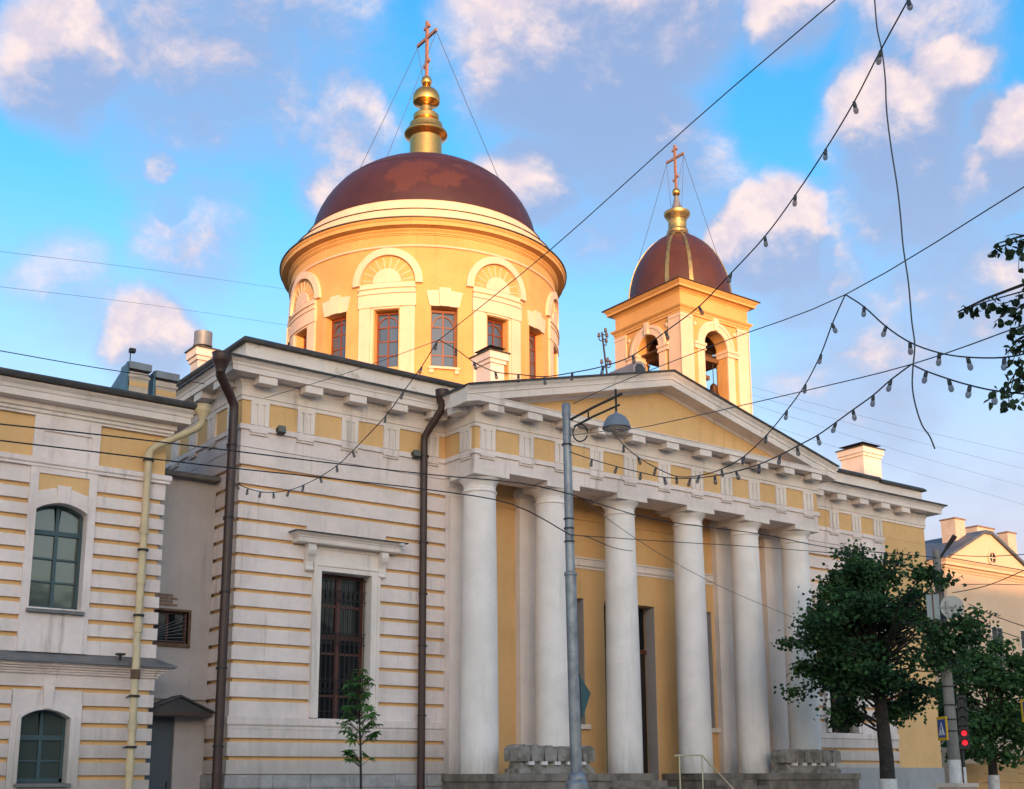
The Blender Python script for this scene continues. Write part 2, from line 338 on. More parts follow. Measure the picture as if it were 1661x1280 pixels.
# ------------------------------------------------------------------ mesh tools
class MB:
    def __init__(s): s.v = []; s.f = []
    def add(s, vs, fs):
        o = len(s.v); s.v += [tuple(p) for p in vs]; s.f += [tuple(i + o for i in q) for q in fs]; return s
    def box(s, x0, x1, y0, y1, z0, z1):
        return s.add([(x0, y0, z0), (x1, y0, z0), (x1, y1, z0), (x0, y1, z0), (x0, y0, z1), (x1, y0, z1), (x1, y1, z1), (x0, y1, z1)],
                     [(0, 3, 2, 1), (4, 5, 6, 7), (0, 1, 5, 4), (1, 2, 6, 5), (2, 3, 7, 6), (3, 0, 4, 7)])
    def prism(s, poly, axis, a, b):
        """poly in the two other axes (x,z for axis y; y,z for axis x; x,y for axis z)"""
        n = len(poly)
        def P(u, w, t): return {'y': (u, t, w), 'x': (t, u, w), 'z': (u, w, t)}[axis]
        vs = [P(u, w, a) for u, w in poly] + [P(u, w, b) for u, w in poly]
        fs = [tuple(range(n)), tuple(range(2 * n - 1, n - 1, -1))] + [(i, i + n, (i + 1) % n + n, (i + 1) % n) for i in range(n)]
        return s.add(vs, fs)
    def lathe(s, prof, c=(0, 0, 0), n=48, a0=0.0, a1=360.0):
        full = abs(a1 - a0) >= 359.9
        m = n if full else n + 1
        vs = []
        for i in range(m):
            a = R(a0 + (a1 - a0) * i / n)
            for r, z in prof: vs.append((c[0] + r * math.cos(a), c[1] + r * math.sin(a), c[2] + z))
        k = len(prof); fs = []
        for i in range(n):
            j = (i + 1) % m if full else i + 1
            for q in range(k - 1): fs.append((i * k + q, j * k + q, j * k + q + 1, i * k + q + 1))
        return s.add(vs, fs)
    def tube(s, pts, r, n=8, caps=True):
        pts = [Vector(p) for p in pts]; rs = r if isinstance(r, (list, tuple)) else [r] * len(pts)
        vs = []; fs = []; prev = None
        for i, p in enumerate(pts):
            a = pts[max(i - 1, 0)]; b = pts[min(i + 1, len(pts) - 1)]
            d = (b - a).normalized()
            if prev is None:
                u = d.cross(Vector((0, 0, 1)));
                if u.length < 0.05: u = d.cross(Vector((1, 0, 0)))
            else: u = prev - d * prev.dot(d)
            u.normalize(); prev = u; w = d.cross(u)
            for k in range(n):
                an = 2 * math.pi * k / n
                vs.append(p + (u * math.cos(an) + w * math.sin(an)) * rs[i])
        for i in range(len(pts) - 1):
            for k in range(n): fs.append((i * n + k, i * n + (k + 1) % n, (i + 1) * n + (k + 1) % n, (i + 1) * n + k))
        if caps: fs += [tuple(range(n - 1, -1, -1)), tuple(range((len(pts) - 1) * n, len(pts) * n))]
        return s.add(vs, fs)
    def molding(s, prof, path, closed=False):
        """prof: (out, z) polygon swept along a ground path; out is measured to the right of the direction of travel"""
        P = [Vector((x, y)) for x, y in path]; n = len(P); k = len(prof); vs = []
        for i in range(n):
            d0 = (P[i] - P[i - 1]).normalized() if (i > 0 or closed) else None
            d1 = (P[(i + 1) % n] - P[i]).normalized() if (i < n - 1 or closed) else None
            d0 = d0 or d1; d1 = d1 or d0
            n0 = Vector((d0.y, -d0.x)); n1 = Vector((d1.y, -d1.x))
            m = (n0 + n1); m = m / max(0.2, m.dot(n0))
            for o, z in prof: q = P[i] + m * o; vs.append((q.x, q.y, z))
        fs = []
        for i in range(n if closed else n - 1):
            j = (i + 1) % n
            for q in range(k): fs.append((i * k + q, j * k + q, j * k + (q + 1) % k, i * k + (q + 1) % k))
        if not closed: fs += [tuple(range(k - 1, -1, -1)), tuple(range((n - 1) * k, n * k))]
        return s.add(vs, fs)
    def grid_wall(s, x0, x1, z0, z1, y0, y1, holes):
        """a wall slab with real rectangular openings"""
        xs = sorted({x0, x1, *[h[0] for h in holes], *[h[1] for h in holes]}); zs = sorted({z0, z1, *[h[2] for h in holes], *[h[3] for h in holes]})
        for i in range(len(xs) - 1):
            run = None
            for j in range(len(zs) - 1):
                cx, cz = (xs[i] + xs[i + 1]) / 2, (zs[j] + zs[j + 1]) / 2
                solid = not any(h[0] < cx < h[1] and h[2] < cz < h[3] for h in holes)
                if solid: run = [run[0] if run else zs[j], zs[j + 1]]
                if run and (not solid or j == len(zs) - 2):
                    s.box(xs[i], xs[i + 1], y0, y1, run[0], run[1]); run = None
        return s
    def ring(s, cx, cz, r0, r1, y0, y1, a0=0.0, a1=180.0, n=24):
        """part of a flat ring standing in the x-z plane"""
        vs = []; fs = []
        for i in range(n + 1):
            a = R(a0 + (a1 - a0) * i / n); c, sn = math.cos(a), math.sin(a)
            vs += [(cx + r0 * c, y0, cz + r0 * sn), (cx + r1 * c, y0, cz + r1 * sn), (cx + r1 * c, y1, cz + r1 * sn), (cx + r0 * c, y1, cz + r0 * sn)]
        for i in range(n):
            for k in range(4): fs.append((4 * i + k, 4 * i + (k + 1) % 4, 4 * i + 4 + (k + 1) % 4, 4 * i + 4 + k))
        fs += [(3, 2, 1, 0), (4 * n, 4 * n + 1, 4 * n + 2, 4 * n + 3)]
        return s.add(vs, fs)
    def sub_box(s, x0, x1, y0, y1, z0, z1, n=6):
        for i in range(n): pass
        vs = []; fs = []
        for i in range(n + 1):
            x = x0 + (x1 - x0) * i / n
            vs += [(x, y0, z0), (x, y1, z0), (x, y1, z1), (x, y0, z1)]
        for i in range(n):
            for k in range(4): fs.append((4 * i + k, 4 * i + 4 + k, 4 * i + 4 + (k + 1) % 4, 4 * i + (k + 1) % 4))
        fs += [(0, 3, 2, 1)[::-1], (4 * n, 4 * n + 1, 4 * n + 2, 4 * n + 3)[::-1]]
        return s.add(vs, fs)
    def sphere(s, c, r, n=16, m=10, sx=1, sy=1, sz=1):
        prof = [(max(1e-4, r * math.sin(math.pi * i / m)), -r * math.cos(math.pi * i / m) * sz) for i in range(m + 1)]
        return s.lathe(prof, c, n)
    def map(s, fn): s.v = [tuple(fn(*p)) for p in s.v]; return s
    def wrap(s, Rad, a_deg):
        """bend local (u, out, z) round a cylinder; out is negative y here"""
        a0 = R(a_deg)
        return s.map(lambda u, d, z: ((Rad - d) * math.cos(a0 + u / Rad), (Rad - d) * math.sin(a0 + u / Rad), z))

WL = {}
def pane(x0, x1, y, z0, z1):
    """a sheet of glass that sits a hair out of true, as old panes do"""
    j = lambda: random.uniform(-0.006, 0.006)
    a = [(x0, y + j(), z0), (x1, y + j(), z0), (x1, y + j(), z1)]
    a.append((x0, a[0][1] + a[2][1] - a[1][1], z1))
    return MB().add(a + [(p[0], p[1] + 0.006, p[2]) for p in a], [(0, 1, 2, 3), (7, 6, 5, 4), (0, 4, 5, 1), (1, 5, 6, 2), (2, 6, 7, 3), (3, 7, 4, 0)])
def mesh(name, mb, smooth=False):
    me = bpy.data.meshes.new(name); me.from_pydata(mb.v, [], mb.f)
    if smooth:
        me.polygons.foreach_set('use_smooth', [True] * len(me.polygons))
        if hasattr(me, 'set_sharp_from_angle'): me.set_sharp_from_angle(angle=R(38))
    me.validate(); 
    import bmesh
    bm = bmesh.new(); bm.from_mesh(me); bmesh.ops.recalc_face_normals(bm, faces=bm.faces); bm.to_mesh(me); bm.free()
    return me
def obj(name, mb, m, parent=None, smooth=False, loc=(0, 0, 0), rz=0.0, local=False):
    me = mb if isinstance(mb, bpy.types.Mesh) else mesh(name, mb, smooth)
    if m and not len(me.materials): me.materials.append(M[m])
    o = bpy.data.objects.new(name, me); col.objects.link(o)
    p = Vector(loc)
    if parent is not None:
        o.parent = parent
        if not local: p = p - WL.get(parent.name, Vector())
    o.location = p; o.rotation_euler = (0, 0, rz)
    WL[o.name] = Vector(loc) if not local else WL.get(parent.name, Vector())
    return o
def thing(name, loc, label, cat, group=None):
    o = bpy.data.objects.new(name, None); col.objects.link(o); o.location = loc; o.empty_display_size = 0.3
    WL[o.name] = Vector(loc); tag(o, label, cat, group); return o
def tag(o, label, cat, group=None, kind=None):
    if label: o['label'] = label
    if cat: o['category'] = cat
    if group: o['group'] = group
    if kind: o['kind'] = kind
    return o

# ------------------------------------------------------------------ ground
def struct(name, mb, m): return tag(obj(name, mb, m), None, None, None, 'structure')
struct('ground', MB().add([(-600, -600, -0.02), (600, -600, -0.02), (600, 600, -0.02), (-600, 600, -0.02)], [(0, 1, 2, 3)]), 'earth')
struct('road', MB().box(-300, 300, -20.0, -9.4, -0.20, 0.004).box(29.5, 39.5, -9.4, 200, -0.20, 0.004), 'asphalt')
struct('pavement', MB().box(-300, 29.3, -9.2, 30, -0.20, 0.13).box(39.7, 300, -9.2, 30, -0.20, 0.13), 'paving')
struct('far_pavement', MB().box(-300, 300, -60, -20.2, -0.20, 0.13), 'paving')
struct('kerb', MB().box(-300, 29.5, -9.4, -9.2, -0.2, 0.15).box(29.3, 29.5, -9.2, 30, -0.2, 0.15).box(39.5, 300, -9.4, -9.2, -0.2, 0.15)
       .box(39.5, 39.7, -9.2, 30, -0.2, 0.15).box(-300, 300, -20.2, -20.0, -0.2, 0.15), 'kerb_stone')
mk = MB()
for i in range(-20, 20): mk.box(i * 6.0, i * 6.0 + 3.0, -14.78, -14.64, 0.0045, 0.008)
for i in range(9): mk.box(30.2 + i * 1.05, 30.75 + i * 1.05, -8.2, -4.4, 0.0045, 0.008)
struct('road_marking', mk, 'road_paint')

# ------------------------------------------------------------------ church
CH = thing('church', (12.1, 8, 0), 'yellow and white classical church with columned portico, domed drum and belfry', 'church')
def cp(name, mb, m, smooth=False, **k): return obj(name, mb, m, CH, smooth, **k)
SOFF = 10.92

# --- walls of the body (yellow render; the white bands stand proud of it)
win_l = (2.17, 3.53, 3.08, 6.53)
win_r = (20.47, 21.83, 3.08, 6.53)
door = (11.2, 13.12, 0.9, 6.56)
w1, w3 = (9.05, 10.45, 3.12, 6.58), (14.08, 15.46, 3.12, 6.58)
G = 0.075
cp('wall', MB().grid_wall(G, 5.70, 0.0, 11.0, G, 0.55, [(2.02, 3.69, 3.0, 6.68)]).box(G, 0.55, 0.55, 23.0, 0, 11.0), 'stucco_yellow')
cp('wall', MB().grid_wall(18.78, 23.90, 0.0, 11.0, G, 0.55, [(20.32, 21.99, 3.0, 6.68)]), 'stucco_yellow')
cp('wall', MB().box(23.925, 26.28, 0.0, 0.5, 1.98, 9.815).box(23.925, 26.2, 0.12, 0.5, 9.815, 11.0).box(25.8, 26.28, 0.5, 23.0, 1.98, 9.815).box(25.8, 26.16, 0.5, 22.9, 9.815, 11.0), 'stucco_yellow')
cp('wall', MB().grid_wall(5.72, 18.76, 0.0, 11.0, 0.20, 0.75, [door, w1, w3]), 'stucco_yellow')
cp('wall', MB().box(0.55, 25.8, 22.6, 23.0, 0, 11.0), 'stucco_yellow')
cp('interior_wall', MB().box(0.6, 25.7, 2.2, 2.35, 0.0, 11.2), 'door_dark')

# --- white rusticated bands
grooves = [9.28, 8.86, 8.40, 7.98, 7.58, 7.18, 6.77, 6.36, 5.95, 5.55, 5.145, 4.735, 4.33, 3.92, 3.50]
GR = 0.09
bands = []
top = 9.70
for g in grooves:
    gr = 0.016 if g > 9.2 else GR
    bands.append((g, top)); top = g - gr
bands.append((3.07, top))
def band(segs):
    m = MB()
    for s in segs: m.box(*s)
    cp('rusticated_band', m, 'stucco_white')
for z0, z1 in bands:
    hit_win = z0 < 7.35 and z1 > 3.0
    back = 22.9 if z1 > 8.75 else 1.3
    if hit_win:
        band([(0.0, 1.975, 0.0, 0.30, z0, z1), (0.0, 0.20, 0.30, back, z0, z1)])
        band([(3.745, 5.70, 0.0, 0.30, z0, z1)])
        band([(18.80, 20.275, 0.0, 0.30, z0, z1)]); band([(22.045, 23.92, 0.0, 0.30, z0, z1)])
    else:
        band([(0.0, 5.70, 0.0, 0.30, z0, z1), (0.0, 0.20, 0.30, back, z0, z1)])
        band([(18.80, 23.92, 0.0, 0.30, z0, z1)])
for x0 in (1.77, 20.07): cp('wall_panel', MB().box(x0, x0 + 2.17, -0.004, 0.2, 7.20, 7.66), 'stucco_white')
# string course and lower bands
sp = [(-0.02, 2.80), (0.03, 2.80), (0.03, 2.86), (0.06, 2.90), (0.06, 3.06), (0.02, 3.07), (-0.02, 3.07)]
cp('string_course', MB().molding(sp, [(0.0, 1.3), (0.0, 0.0), (5.70, 0.0)]), 'stucco_white')
cp('string_course', MB().molding(sp, [(18.80, 0.0), (23.92, 0.0)]), 'stucco_white')
for z0, z1 in ((2.60, 2.80), (2.20, 2.60 - GR), (1.81, 2.20 - GR)):
    band([(0.0, 5.70, -0.015, 0.30, z0, z1), (0.0, 0.20, 0.30, 1.3, z0, z1), (-0.015, 0.0, -0.015, 1.3, z0, z1)])
    band([(18.80, 23.92, -0.015, 0.30, z0, z1)])
cp('wall_end', MB().box(5.702, 5.85, -0.01, 0.5, 1.81, 9.69), 'stucco_white')
cp('wall_end', MB().box(18.62, 18.797, -0.01, 0.5, 1.81, 9.69), 'stucco_white')
# plinth of stone blocks
def plinth(x0, x1, y, along_y=False, z_rows=((0.0, 0.62), (0.62, 1.14), (1.14, 1.50), (1.50, 1.80)), proud=0.06, m='plinth_stone'):
    for z0, z1 in z_rows:
        x = x0
        while x < x1 - 0.05:
            w = min(random.uniform(0.75, 1.35), x1 - x)
            if x1 - x - w < 0.35: w = x1 - x
            p = proud + random.uniform(-0.008, 0.012)
            b = MB().box(x + 0.006, x + w - 0.006, y - p, y + 0.2, z0 + 0.006, z1 - 0.006) if not along_y else MB().box(y - p, y + 0.2, x + 0.006, x + w - 0.006, z0 + 0.006, z1 - 0.006)
            cp('stone_block', b, m)
            x += w
plinth(-0.06, 5.75, 0.0)
plinth(0.15, 1.3, 0.0, True)
cp('plinth', MB().box(18.80, 26.32, -0.05, 0.3, 0.0, 1.98), 'plinth_grey')

# --- entablature
FULL = [(0.0, 22.5), (0.0, 0.0), (5.68, 0.0), (5.68, -1.36), (18.78, -1.36), (18.78, 0.0), (26.28, 0.0), (26.28, 22.5)]
MAIN = FULL[:-2] + [(23.92, 0.0)]
cp('taenia', MB().molding([(-0.05, 9.69), (0.05, 9.69), (0.05, 9.80), (0.02, 9.82), (-0.05, 9.82)], MAIN), 'stucco_white')
cp('frieze', MB().molding([(-0.10, 9.82), (0.0, 9.82), (0.0, 10.40), (-0.10, 10.40)], FULL), 'stucco_yellow')
cp('frieze_cap', MB().molding([(-0.1, 10.40), (0.035, 10.40), (0.035, 10.49), (0.06, 10.50), (0.06, 10.52), (-0.1, 10.52)], FULL), 'trim_white')
cp('bed_moulding', MB().molding([(-0.1, 10.52), (0.04, 10.52), (0.04, 10.64), (0.05, 10.72), (0.075, 10.79), (0.10, 10.82), (0.10, SOFF), (-0.1, SOFF)], FULL), 'trim_white')
cp('cornice', MB().molding([(-0.1, SOFF), (0.47, SOFF), (0.47, 11.06), (0.49, 11.06), (0.49, 11.085), (-0.1, 11.085)], FULL), 'trim_white')
CY = [(-0.1, 11.085), (0.49, 11.085), (0.50, 11.12), (0.55, 11.17), (0.585, 11.20), (0.585, 11.23), (-0.1, 11.26)]
EDGE = [(0.2, 11.25), (0.60, 11.222), (0.625, 11.20), (0.632, 11.245), (0.2, 11.30)]
for path in ([(0.0, 22.5), (0.0, 0.0), (5.68, 0.0), (5.68, -1.80)], [(18.78, -1.80), (18.78, 0.0), (26.28, 0.0), (26.28, 22.5)]):
    cp('cornice_cyma', MB().molding(CY, path), 'trim_white')
    cp('metal_flashing', MB().molding(EDGE, path if path[0][0] == 0 else [(18.78, -1.7)] + path[1:]), 'roof_dark')
# triglyphs with their drops
def triglyph_mesh(w=0.46):
    m = MB(); h = w / 2
    m.box(-h, h, -0.022, 0.02, 9.82, 10.40)
    for c, ww in ((-h + 0.055, 0.11), (0.0, 0.125), (h - 0.055, 0.11)): m.box(c - ww / 2, c + ww / 2, -0.052, -0.02, 9.823, 10.33)
    m.box(-h - 0.005, h + 0.005, -0.058, -0.02, 10.33, 10.397)
    return mesh('triglyph', m)
def gutta_mesh(w=0.46):
    m = MB(); h = w / 2
    m.box(-h, h, -0.045, 0.02, 9.645, 9.689)
    for i in range(6):
        c = -h + 0.04 + i * (w - 0.08) / 5
        m.lathe([(0.012, 0.045), (0.02, 0.0), (0.001, 0.0)], (c, -0.022, 9.60), 6)
    m.box(-h, h, -0.048, 0.02, 9.585, 9.60)
    return mesh('guttae', m)
TG, GU = triglyph_mesh(), gutta_mesh()
MUT = mesh('mutule', MB().prism([(-0.43, SOFF - 0.185), (-0.43, SOFF - 0.001), (-0.06, SOFF - 0.001), (-0.06, SOFF - 0.155)], 'x', -0.235, 0.235))
def tri(x, y, rz=0.0, mut=True):
    t = cp('triglyph', TG, 'trim_white', loc=(x, y, 0), rz=rz)
    obj('guttae', GU, 'trim_white', t, local=True)
    if mut: cp('mutule', MUT, 'trim_white', loc=(x, y, 0), rz=rz)
PX = [6.05, 7.28, 8.45, 9.66, 10.88, 12.17, 13.47, 14.68, 15.87, 17.05, 18.32]
for x in PX: tri(x, -1.36)
for x in (0.44, 1.64, 2.84, 4.03, 5.22): tri(x, 0.0)
for x in (20.07, 21.24, 22.41, 23.57): tri(x, 0.0)
for y in (0.50, 1.68, 2.86, 4.04, 5.22, 6.4): tri(0.0, y, -math.pi / 2)
tri(5.68, -0.98, -math.pi / 2)
cp('mutule', MUT, 'trim_white', loc=(24.7, 0, 0)); 

# --- portico: columns, pilasters, beam
COLX = [6.21, 8.54, 10.97, 13.61, 15.98, 18.25]
CYY = -0.81
def shaft():
    pr = []
    for i in range(25):
        t = i / 24; z = 1.80 + t * (8.80 - 1.80)
        r = 0.475 - 0.062 * (t ** 1.7)
        pr.append((r, z))
    return mesh('column', MB().lathe(pr, (0, 0, 0), 56), True)
SH = shaft()
CAPM = mesh('capital', MB().lathe([(0.41, 8.79), (0.440, 8.80), (0.450, 8.825), (0.440, 8.85), (0.412, 8.862), (0.412, 8.98), (0.43, 8.985), (0.43, 9.0), (0.418, 9.005), (0.445, 9.05), (0.49, 9.10), (0.525, 9.14), (0.535, 9.175), (0.2, 9.176)], (0, 0, 0), 56), True)
ABM = mesh('abacus', MB().box(-0.55, 0.55, -0.55, 0.55, 9.172, 9.315))
for x in COLX:
    c = cp('column', SH, 'column_white', loc=(x, CYY, 0))
    obj('capital', CAPM, 'column_white', c, local=True); obj('abacus', ABM, 'trim_white', c, local=True)
PILX = [6.26, 8.54, 16.04, 18.22]
PM = mesh('pilaster', MB().box(-0.45, 0.45, -0.005, 0.30, 1.80, 8.86).box(-0.47, 0.47, -0.03, 0.30, 8.86, 8.94).box(-0.45, 0.45, -0.005, 0.3, 8.94, 9.10).box(-0.50, 0.50, -0.06, 0.30, 9.10, 9.34))
for x in PILX: cp('pilaster', PM, 'column_white', loc=(x, 0, 0))
b = MB().box(5.68, 18.78, -1.36, -0.30, 9.31, 9.69).box(5.68, 6.75, -0.30, 0.6, 9.311, 9.69).box(17.70, 18.78, -0.30, 0.6, 9.311, 9.69)
cp('architrave', b, 'stucco_white')
for x in COLX[1:-1]: cp('ceiling_beam', MB().box(x - 0.42, x + 0.42, -0.30, 0.25, 9.36, 9.70), 'stucco_white')
cp('portico_ceiling', MB().box(5.7, 18.76, -1.3, 0.7, 9.70, 9.80), 'stucco_white')
sm = [(-0.03, 7.42), (0.03, 7.42), (0.03, 7.48), (0.07, 7.50), (0.07, 7.56), (0.045, 7.58), (0.045, 7.68), (0.08, 7.70), (0.08, 7.74), (-0.03, 7.76)]
for a, c in ((8.99, 15.59),): cp('wall_moulding', MB().molding(sm, [(a, 0.20), (c, 0.20)]), 'trim_white')
for a, c in ((6.75, 8.09), (8.99, 15.59), (16.49, 17.77)):
    cp('panel_moulding', MB().molding([(-0.03, 8.80), (0.02, 8.80), (0.035, 8.83), (0.02, 8.86), (-0.03, 8.86)], [(a, 0.20), (c, 0.20)]), 'stucco_yellow')
# portico windows and door
for (x0, x1, z0, z1) in (w1, w3):
    t = cp('window', MB().box(x0 - 0.02, x0 + 0.07, 0.52, 0.60, z0, z1).box(x1 - 0.07, x1 + 0.02, 0.52, 0.60, z0, z1).box(x0, x1, 0.525, 0.6, z1 - 0.08, z1 + 0.02).box((x0 + x1) / 2 - 0.04, (x0 + x1) / 2 + 0.04, 0.53, 0.6, z0, z1), 'frame_red')
    g = (z1 - z0) / 4
    for k in range(4):
        for xa, xb in ((x0 + 0.07, (x0 + x1) / 2 - 0.04), ((x0 + x1) / 2 + 0.04, x1 - 0.07)):
            obj('pane', pane(xa, xb, 0.56, z0 + k * g + 0.02, z0 + (k + 1) * g - 0.02), 'glass_dark', t)
    obj('sill', MB().box(x0 - 0.08, x1 + 0.12, 0.10, 0.6, z0 - 0.13, z0 - 0.003), 'trim_white', t)
    obj('reveal', MB().box(x1 - 0.002, x1 + 0.004, 0.196, 0.55, z0, z1), 'link_grey', t)
t = cp('door', MB().box(11.25, 12.14, 0.60, 0.66, 0.9, 5.2).box(12.18, 13.08, 0.60, 0.66, 0.9, 5.2), 'door_dark')
obj('transom', MB().box(11.2, 13.12, 0.56, 0.66, 5.2, 5.32), 'frame_red', t)
for xa, xb in ((11.25, 12.14), (12.18, 13.08)): obj('pane', MB().box(xa, xb, 0.62, 0.63, 5.34, 6.5), 'glass_dark', t)
obj('reveal', MB().box(13.118, 13.126, 0.195, 0.6, 0.9, 6.56), 'link_grey', t)
obj('handle', MB().tube([(12.05, 0.57, 3.0), (12.05, 0.53, 3.0), (12.05, 0.53, 3.4), (12.05, 0.57, 3.4)], 0.015), 'iron', t)

# --- big street windows with console hoods
def big_window(dx):
    x0, x1, z0, z1 = 2.17 + dx, 3.53 + dx, 3.08, 6.53
    fr = MB().box(x0, x0 + 0.07, 0.34, 0.42, z0, z1).box(x1 - 0.07, x1, 0.34, 0.42, z0, z1).box(x0 + 0.07, x1 - 0.07, 0.341, 0.42, z1 - 0.08, z1)
    xm = (x0 + x1) / 2 - 0.02
    fr.box(xm - 0.06, xm + 0.06, 0.335, 0.42, z0, z1 - 0.08)
    rows = [z0, 3.62, 4.62, 5.02, 5.76, z1 - 0.08]
    for z, h in ((3.62, 0.05), (4.62, 0.05), (5.02, 0.11), (5.76, 0.06)): fr.box(x0 + 0.07, x1 - 0.07, 0.342, 0.42, z - h / 2, z + h / 2)
    t = cp('window', fr, 'frame_red')
    for i in range(5):
        for xa, xb in ((x0 + 0.07, xm - 0.06), (xm + 0.06, x1 - 0.07)):
            obj('pane', pane(xa, xb, 0.38, rows[i] + 0.02, rows[i + 1] - 0.02), 'glass_dark', t)
    g = MB()
    n = 11
    for i in range(n):
        x = x0 + 0.05 + (x1 - x0 - 0.1) * i / (n - 1)
        g.tube([(x, 0.20, z0 + 0.02), (x, 0.20, z1 - 0.08)], 0.011, 5)
    for z in (3.25, 3.72, 4.0, 4.85, 5.12, 5.90, 6.14, 6.42): g.tube([(x0 - 0.02, 0.20, z), (x1 + 0.02, 0.20, z)], 0.011, 5)
    for zc in (3.86, 4.98, 6.02):
        for i in range(n - 1):
            xc = x0 + 0.05 + (x1 - x0 - 0.1) * (i + 0.5) / (n - 1)
            g.tube([(xc + 0.052 * math.cos(a), 0.20, zc + 0.10 * math.sin(a)) for a in [k * math.pi / 5 for k in range(11)]], 0.009, 4)
    obj('grille', g, 'iron', t)
    obj('window_surround', MB().box(x0 - 0.195, x0 - 0.001, -0.06, 0.36, z0, z1).box(x1 + 0.001, x1 + 0.215, -0.06, 0.36, z0, z1).box(x0 - 0.195, x1 + 0.215, -0.06, 0.36, z1 + 0.001, 6.71)
        .box(x0 - 0.215, x0 - 0.14, -0.085, 0.1, z0, 6.73).box(x1 + 0.16, x1 + 0.235, -0.085, 0.1, z0, 6.73).box(x0 - 0.14, x1 + 0.16, -0.085, 0.1, 6.65, 6.73), 'trim_white', t)
    obj('hood_panel', MB().box(x0 - 0.22, x1 + 0.20, -0.05, 0.2, 6.735, 7.13).box(x0 - 0.15, x1 + 0.14, -0.075, 0.1, 7.05, 7.128), 'trim_white', t)
    for xc in (x0 - 0.35, x1 + 0.27):
        pr = [(0.05, 6.50), (-0.10, 6.50), (-0.125, 6.53), (-0.10, 6.575), (-0.085, 6.60), (-0.10, 6.72), (-0.15, 6.82), (-0.225, 6.90), (-0.25, 6.98), (-0.24, 7.07), (-0.20, 7.128), (0.05, 7.128)]
        obj('console', MB().prism(pr, 'x', xc - 0.10, xc + 0.10), 'trim_white', t)
    hp = [(-0.05, 7.13), (0.26, 7.13), (0.28, 7.15), (0.28, 7.25), (0.305, 7.26), (0.305, 7.285), (0.34, 7.31), (0.38, 7.35), (0.38, 7.37), (-0.05, 7.40)]
    obj('hood', MB().molding(hp, [(x0 - 0.46, 0.1), (x0 - 0.46, 0.0), (x1 + 0.40, 0.0), (x1 + 0.40, 0.1)]), 'trim_white', t)
    obj('flashing', MB().molding([(0.0, 7.405), (0.40, 7.372), (0.415, 7.36), (0.42, 7.385), (0.0, 7.43)], [(x0 - 0.46, 0.1), (x0 - 0.46, 0.0), (x1 + 0.40, 0.0), (x1 + 0.40, 0.1)]), 'roof_dark', t)
big_window(0.0); big_window(18.30)

# --- attic above the cornice
for (xa, xb, zt) in ((0.03, 23.85, 11.82), (23.852, 26.30, 11.77)):
    side = [(0.03, 22.0), (0.03, 0.0), (23.85, 0.0)] if xa < 1 else [(23.852, 0.0), (26.30, 0.0), (26.30, 22.0)]
    cp('attic_wall', MB().molding([(-0.3, 11.2), (0.0, 11.2), (0.0, zt), (-0.3, zt)], side), 'attic_plaster')
    cp('attic_cap', MB().molding([(-0.35, zt), (0.05, zt), (0.13, zt + 0.005), (0.14, zt + 0.06), (0.06, zt + 0.13), (-0.35, zt + 0.16)], side), 'roof_dark')
cp('roof', MB().add([(0.3, 0.3, 11.95), (26.0, 0.3, 11.92), (26.0, 22.3, 11.92), (0.3, 22.3, 11.95), (7.5, 6.7, 13.3), (16.7, 6.7, 13.3), (16.7, 15.9, 13.3), (7.5, 15.9, 13.3)],
    [(0, 1, 5, 4), (1, 2, 6, 5), (2, 3, 7, 6), (3, 0, 4, 7), (4, 5, 6, 7)]), 'roof_brown')

# --- pediment
PC, XL, XR = 12.13, 5.06, 19.20
def zt(x): return 11.255 + (1.0 - abs(x - PC) / (PC - XL)) * (13.02 - 11.255)
cp('pediment_wall', MB().prism([(6.0, 11.09), (18.26, 11.09), (PC, 12.62)], 'y', -1.355, -1.0), 'stucco_yellow')
RK = [(0.30, -0.44), (-0.42, -0.44), (-0.475, -0.44), (-0.475, -0.255), (-0.50, -0.25), (-0.50, -0.22), (-0.515, -0.16), (-0.56, -0.10), (-0.585, -0.05), (-0.585, -0.025), (0.30, -0.015)]
RB = [(0.20, -0.53), (-0.02, -0.53), (-0.035, -0.50), (-0.05, -0.46), (-0.06, -0.44), (0.20, -0.44)]
RF = [(0.30, -0.012), (-0.60, -0.022), (-0.625, -0.05), (-0.635, 0.0), (0.30, 0.02)]
def rake(prof, xa, xb):
    k = len(prof); vs = []
    for x in (xa, xb): vs += [(x, -1.36 + o, zt(x) + dz) for o, dz in prof]
    return MB().add(vs, [(i, (i + 1) % k, (i + 1) % k + k, i + k) for i in range(k)] + [tuple(range(k)), tuple(range(2 * k - 1, k - 1, -1))])
for xa, xb in ((XL, PC), (PC + 0.0005, XR)):
    cp('raking_cornice', rake(RK, xa + (0.04 if xa < 6 else 0), xb - (0.04 if xb > 19 else 0)), 'trim_white')
    cp('raking_bed', rake(RB, xa + 2.0 if xa < 6 else xa, xb - 2.0 if xb > 19 else xb), 'trim_white')
    cp('raking_flashing', rake(RF, xa, xb), 'roof_dark')
cp('pediment_roof', MB().add([(XL, -1.2, zt(XL)), (PC, -1.2, 13.02), (XR, -1.2, zt(XR)), (XL, 6.5, zt(XL)), (PC, 6.5, 13.02), (XR, 6.5, zt(XR))], [(0, 1, 4, 3), (1, 2, 5, 4)]), 'roof_dark')
cp('frieze_back', MB().box(5.70, 18.76, -1.34, 0.4, 9.83, 11.08), 'trim_white')

